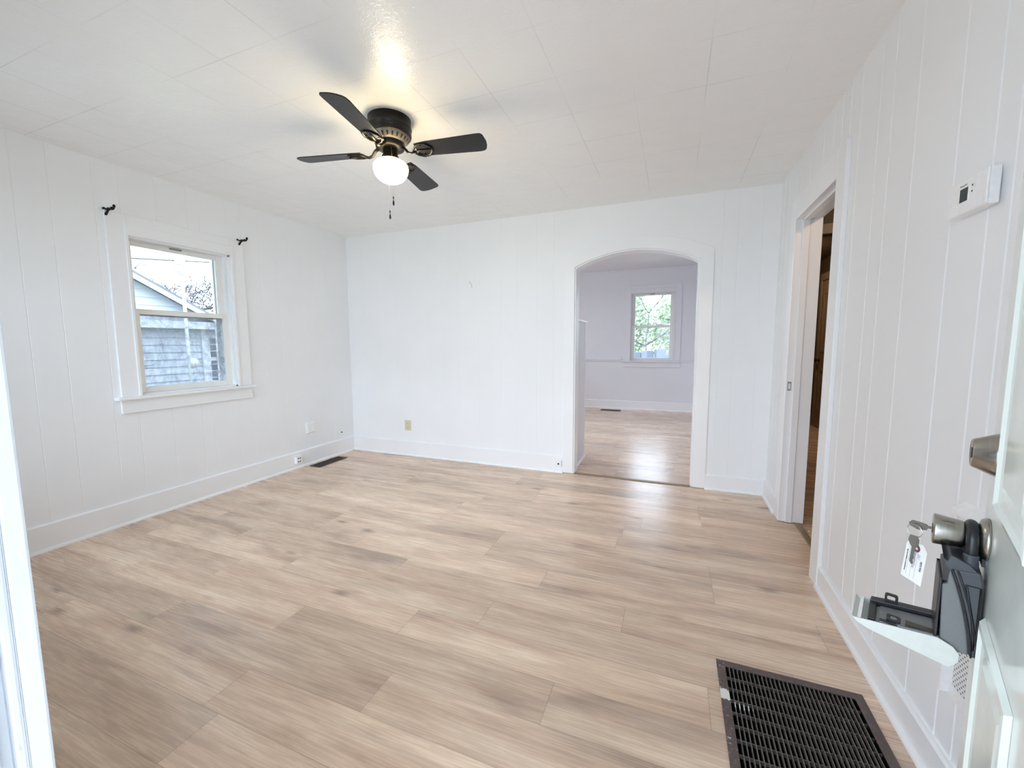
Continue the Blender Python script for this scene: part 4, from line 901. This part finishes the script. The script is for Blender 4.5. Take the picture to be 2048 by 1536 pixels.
pc = root('street_power_cable', (-9.2, 5.2, 2.9), 'overhead cable with a white splice box outside the left window', 'cable')
MB().tube([(-9.2, y, 2.80 + (y - 4.46) * 0.124 + 0.004 * (y - 5.2) ** 2) for y in [k * 1.0 - 3 for k in range(18)]], 0.012, 6).build('wire', 'black_rubber', pc)
MB().box(-9.26, -9.12, 5.24, 5.40, 2.83, 2.97).box(-9.22, -9.16, 5.40, 5.47, 2.94, 2.98).box(-9.22, -9.16, 5.40, 5.46, 2.82, 2.86).build('splice_box', 'siding_trim', pc)

def bare_tree(name, base, h, lab, seed, lean=(0, 0), depth=6, spread=0.62, thick=0.022, rmin=0.015):
    rnd = random.Random(seed); r = root(name, base, lab, 'tree', 'bare trees behind the neighbouring house')
    tk, br = MB(), MB()
    def grow(p, d, ln, rad, lv):
        n = 4; path = [p]; q = p.copy(); dd = d.copy()
        for _ in range(n):
            dd = (dd + Vector((rnd.uniform(-1, 1), rnd.uniform(-1, 1), rnd.uniform(-0.5, 0.8))) * 0.13).normalized(); q = q + dd * (ln / n); path.append(q.copy())
        (tk if lv == 0 else br).tube(path, [rad * (1 - 0.45 * k / n) for k in range(n + 1)], 6 if lv < 2 else 4)
        if lv >= depth: return
        for k in range(3 if lv < 3 else 2 + (rnd.random() < 0.5)):
            s_ = path[rnd.randint(2, n)]; a = Vector((rnd.uniform(-1, 1), rnd.uniform(-1, 1), rnd.uniform(-0.25, 0.7)))
            grow(s_, (dd * (1 - spread) + a.normalized() * spread).normalized(), ln * rnd.uniform(0.58, 0.8), max(rad * 0.52, rmin), lv + 1)
    grow(Vector(base), Vector((lean[0], lean[1], 1)).normalized(), h * 0.36, h * thick, 0)
    tk.build('trunk', 'bark', r); br.build('branches', 'bark', r)
bare_tree('bare_tree', (-17.5, 8.2, -0.62), 8.0, 'bare winter tree rising behind the neighbouring gable roof', 3, (0, 0.18), 6)
bare_tree('bare_tree', (-21.0, 13.4, -0.62), 6.6, 'bare winter tree right of the neighbouring gable', 11, (0, -0.1), 6)

def leafy(name, base, h, rad, mat, lab, seed, n=2600, group='trees beyond the far room window'):
    rnd = random.Random(seed); r = root(name, base, lab, 'tree', group)
    b = Vector(base); MB().tube([b, b + Vector((0.1, 0, h * 0.35)), b + Vector((0, 0.1, h * 0.75))], [h * 0.028, h * 0.022, h * 0.01], 8).build('trunk', 'bark', r)
    cr = MB(); c = b + Vector((0, 0, h * 0.62))
    for _ in range(n):
        v = Vector((rnd.gauss(0, 1), rnd.gauss(0, 1), rnd.gauss(0, 1))).normalized() * rnd.random() ** 0.4
        p = c + Vector((v.x * rad, v.y * rad, v.z * h * 0.42)); a = Vector((rnd.uniform(-1, 1), rnd.uniform(-1, 1), rnd.uniform(-1, 1))).normalized(); e_ = a.orthogonal().normalized(); f_ = a.cross(e_); s_ = rnd.uniform(0.07, 0.15)
        cr.poly([p - e_ * s_, p - f_ * s_ * 0.5, p + e_ * s_, p + f_ * s_ * 0.5])
    cr.build('crown', mat, r)
leafy('leafy_tree', (-2.0, 19.0, -0.62), 4.3, 1.1, 'leaf', 'green leafy tree on the left beyond the far room window', 21)
leafy('leafy_tree', (-0.1, 22.0, -0.62), 4.0, 1.2, 'leaf', 'green leafy tree on the right beyond the far room window', 22)
leafy('shrub', (-2.0, 15.9, -0.62), 2.5, 0.42, 'leaf_yellow', 'yellowish shrub beyond the lower left of the far window', 23, 500, 'shrubs beyond the far room window')
bare_tree('bare_tree', (-0.75, 15.9, -0.62), 5.0, 'thin bare tree in front of the greenery beyond the far room window', 31, (0, 0), 5, 0.62, 0.010, 0.010)
st_ = MB()
for k in range(14): st_.box(-4.0 + k * 0.42, -4.0 + k * 0.42 + 0.40, 15.0, 15.25, -0.62, 0.93 + 0.05 * ((k * 7) % 3))
tag(st_.build('garden_wall', 'stone'), 'low dark stone wall crossing the yard beyond the far room window', 'wall')
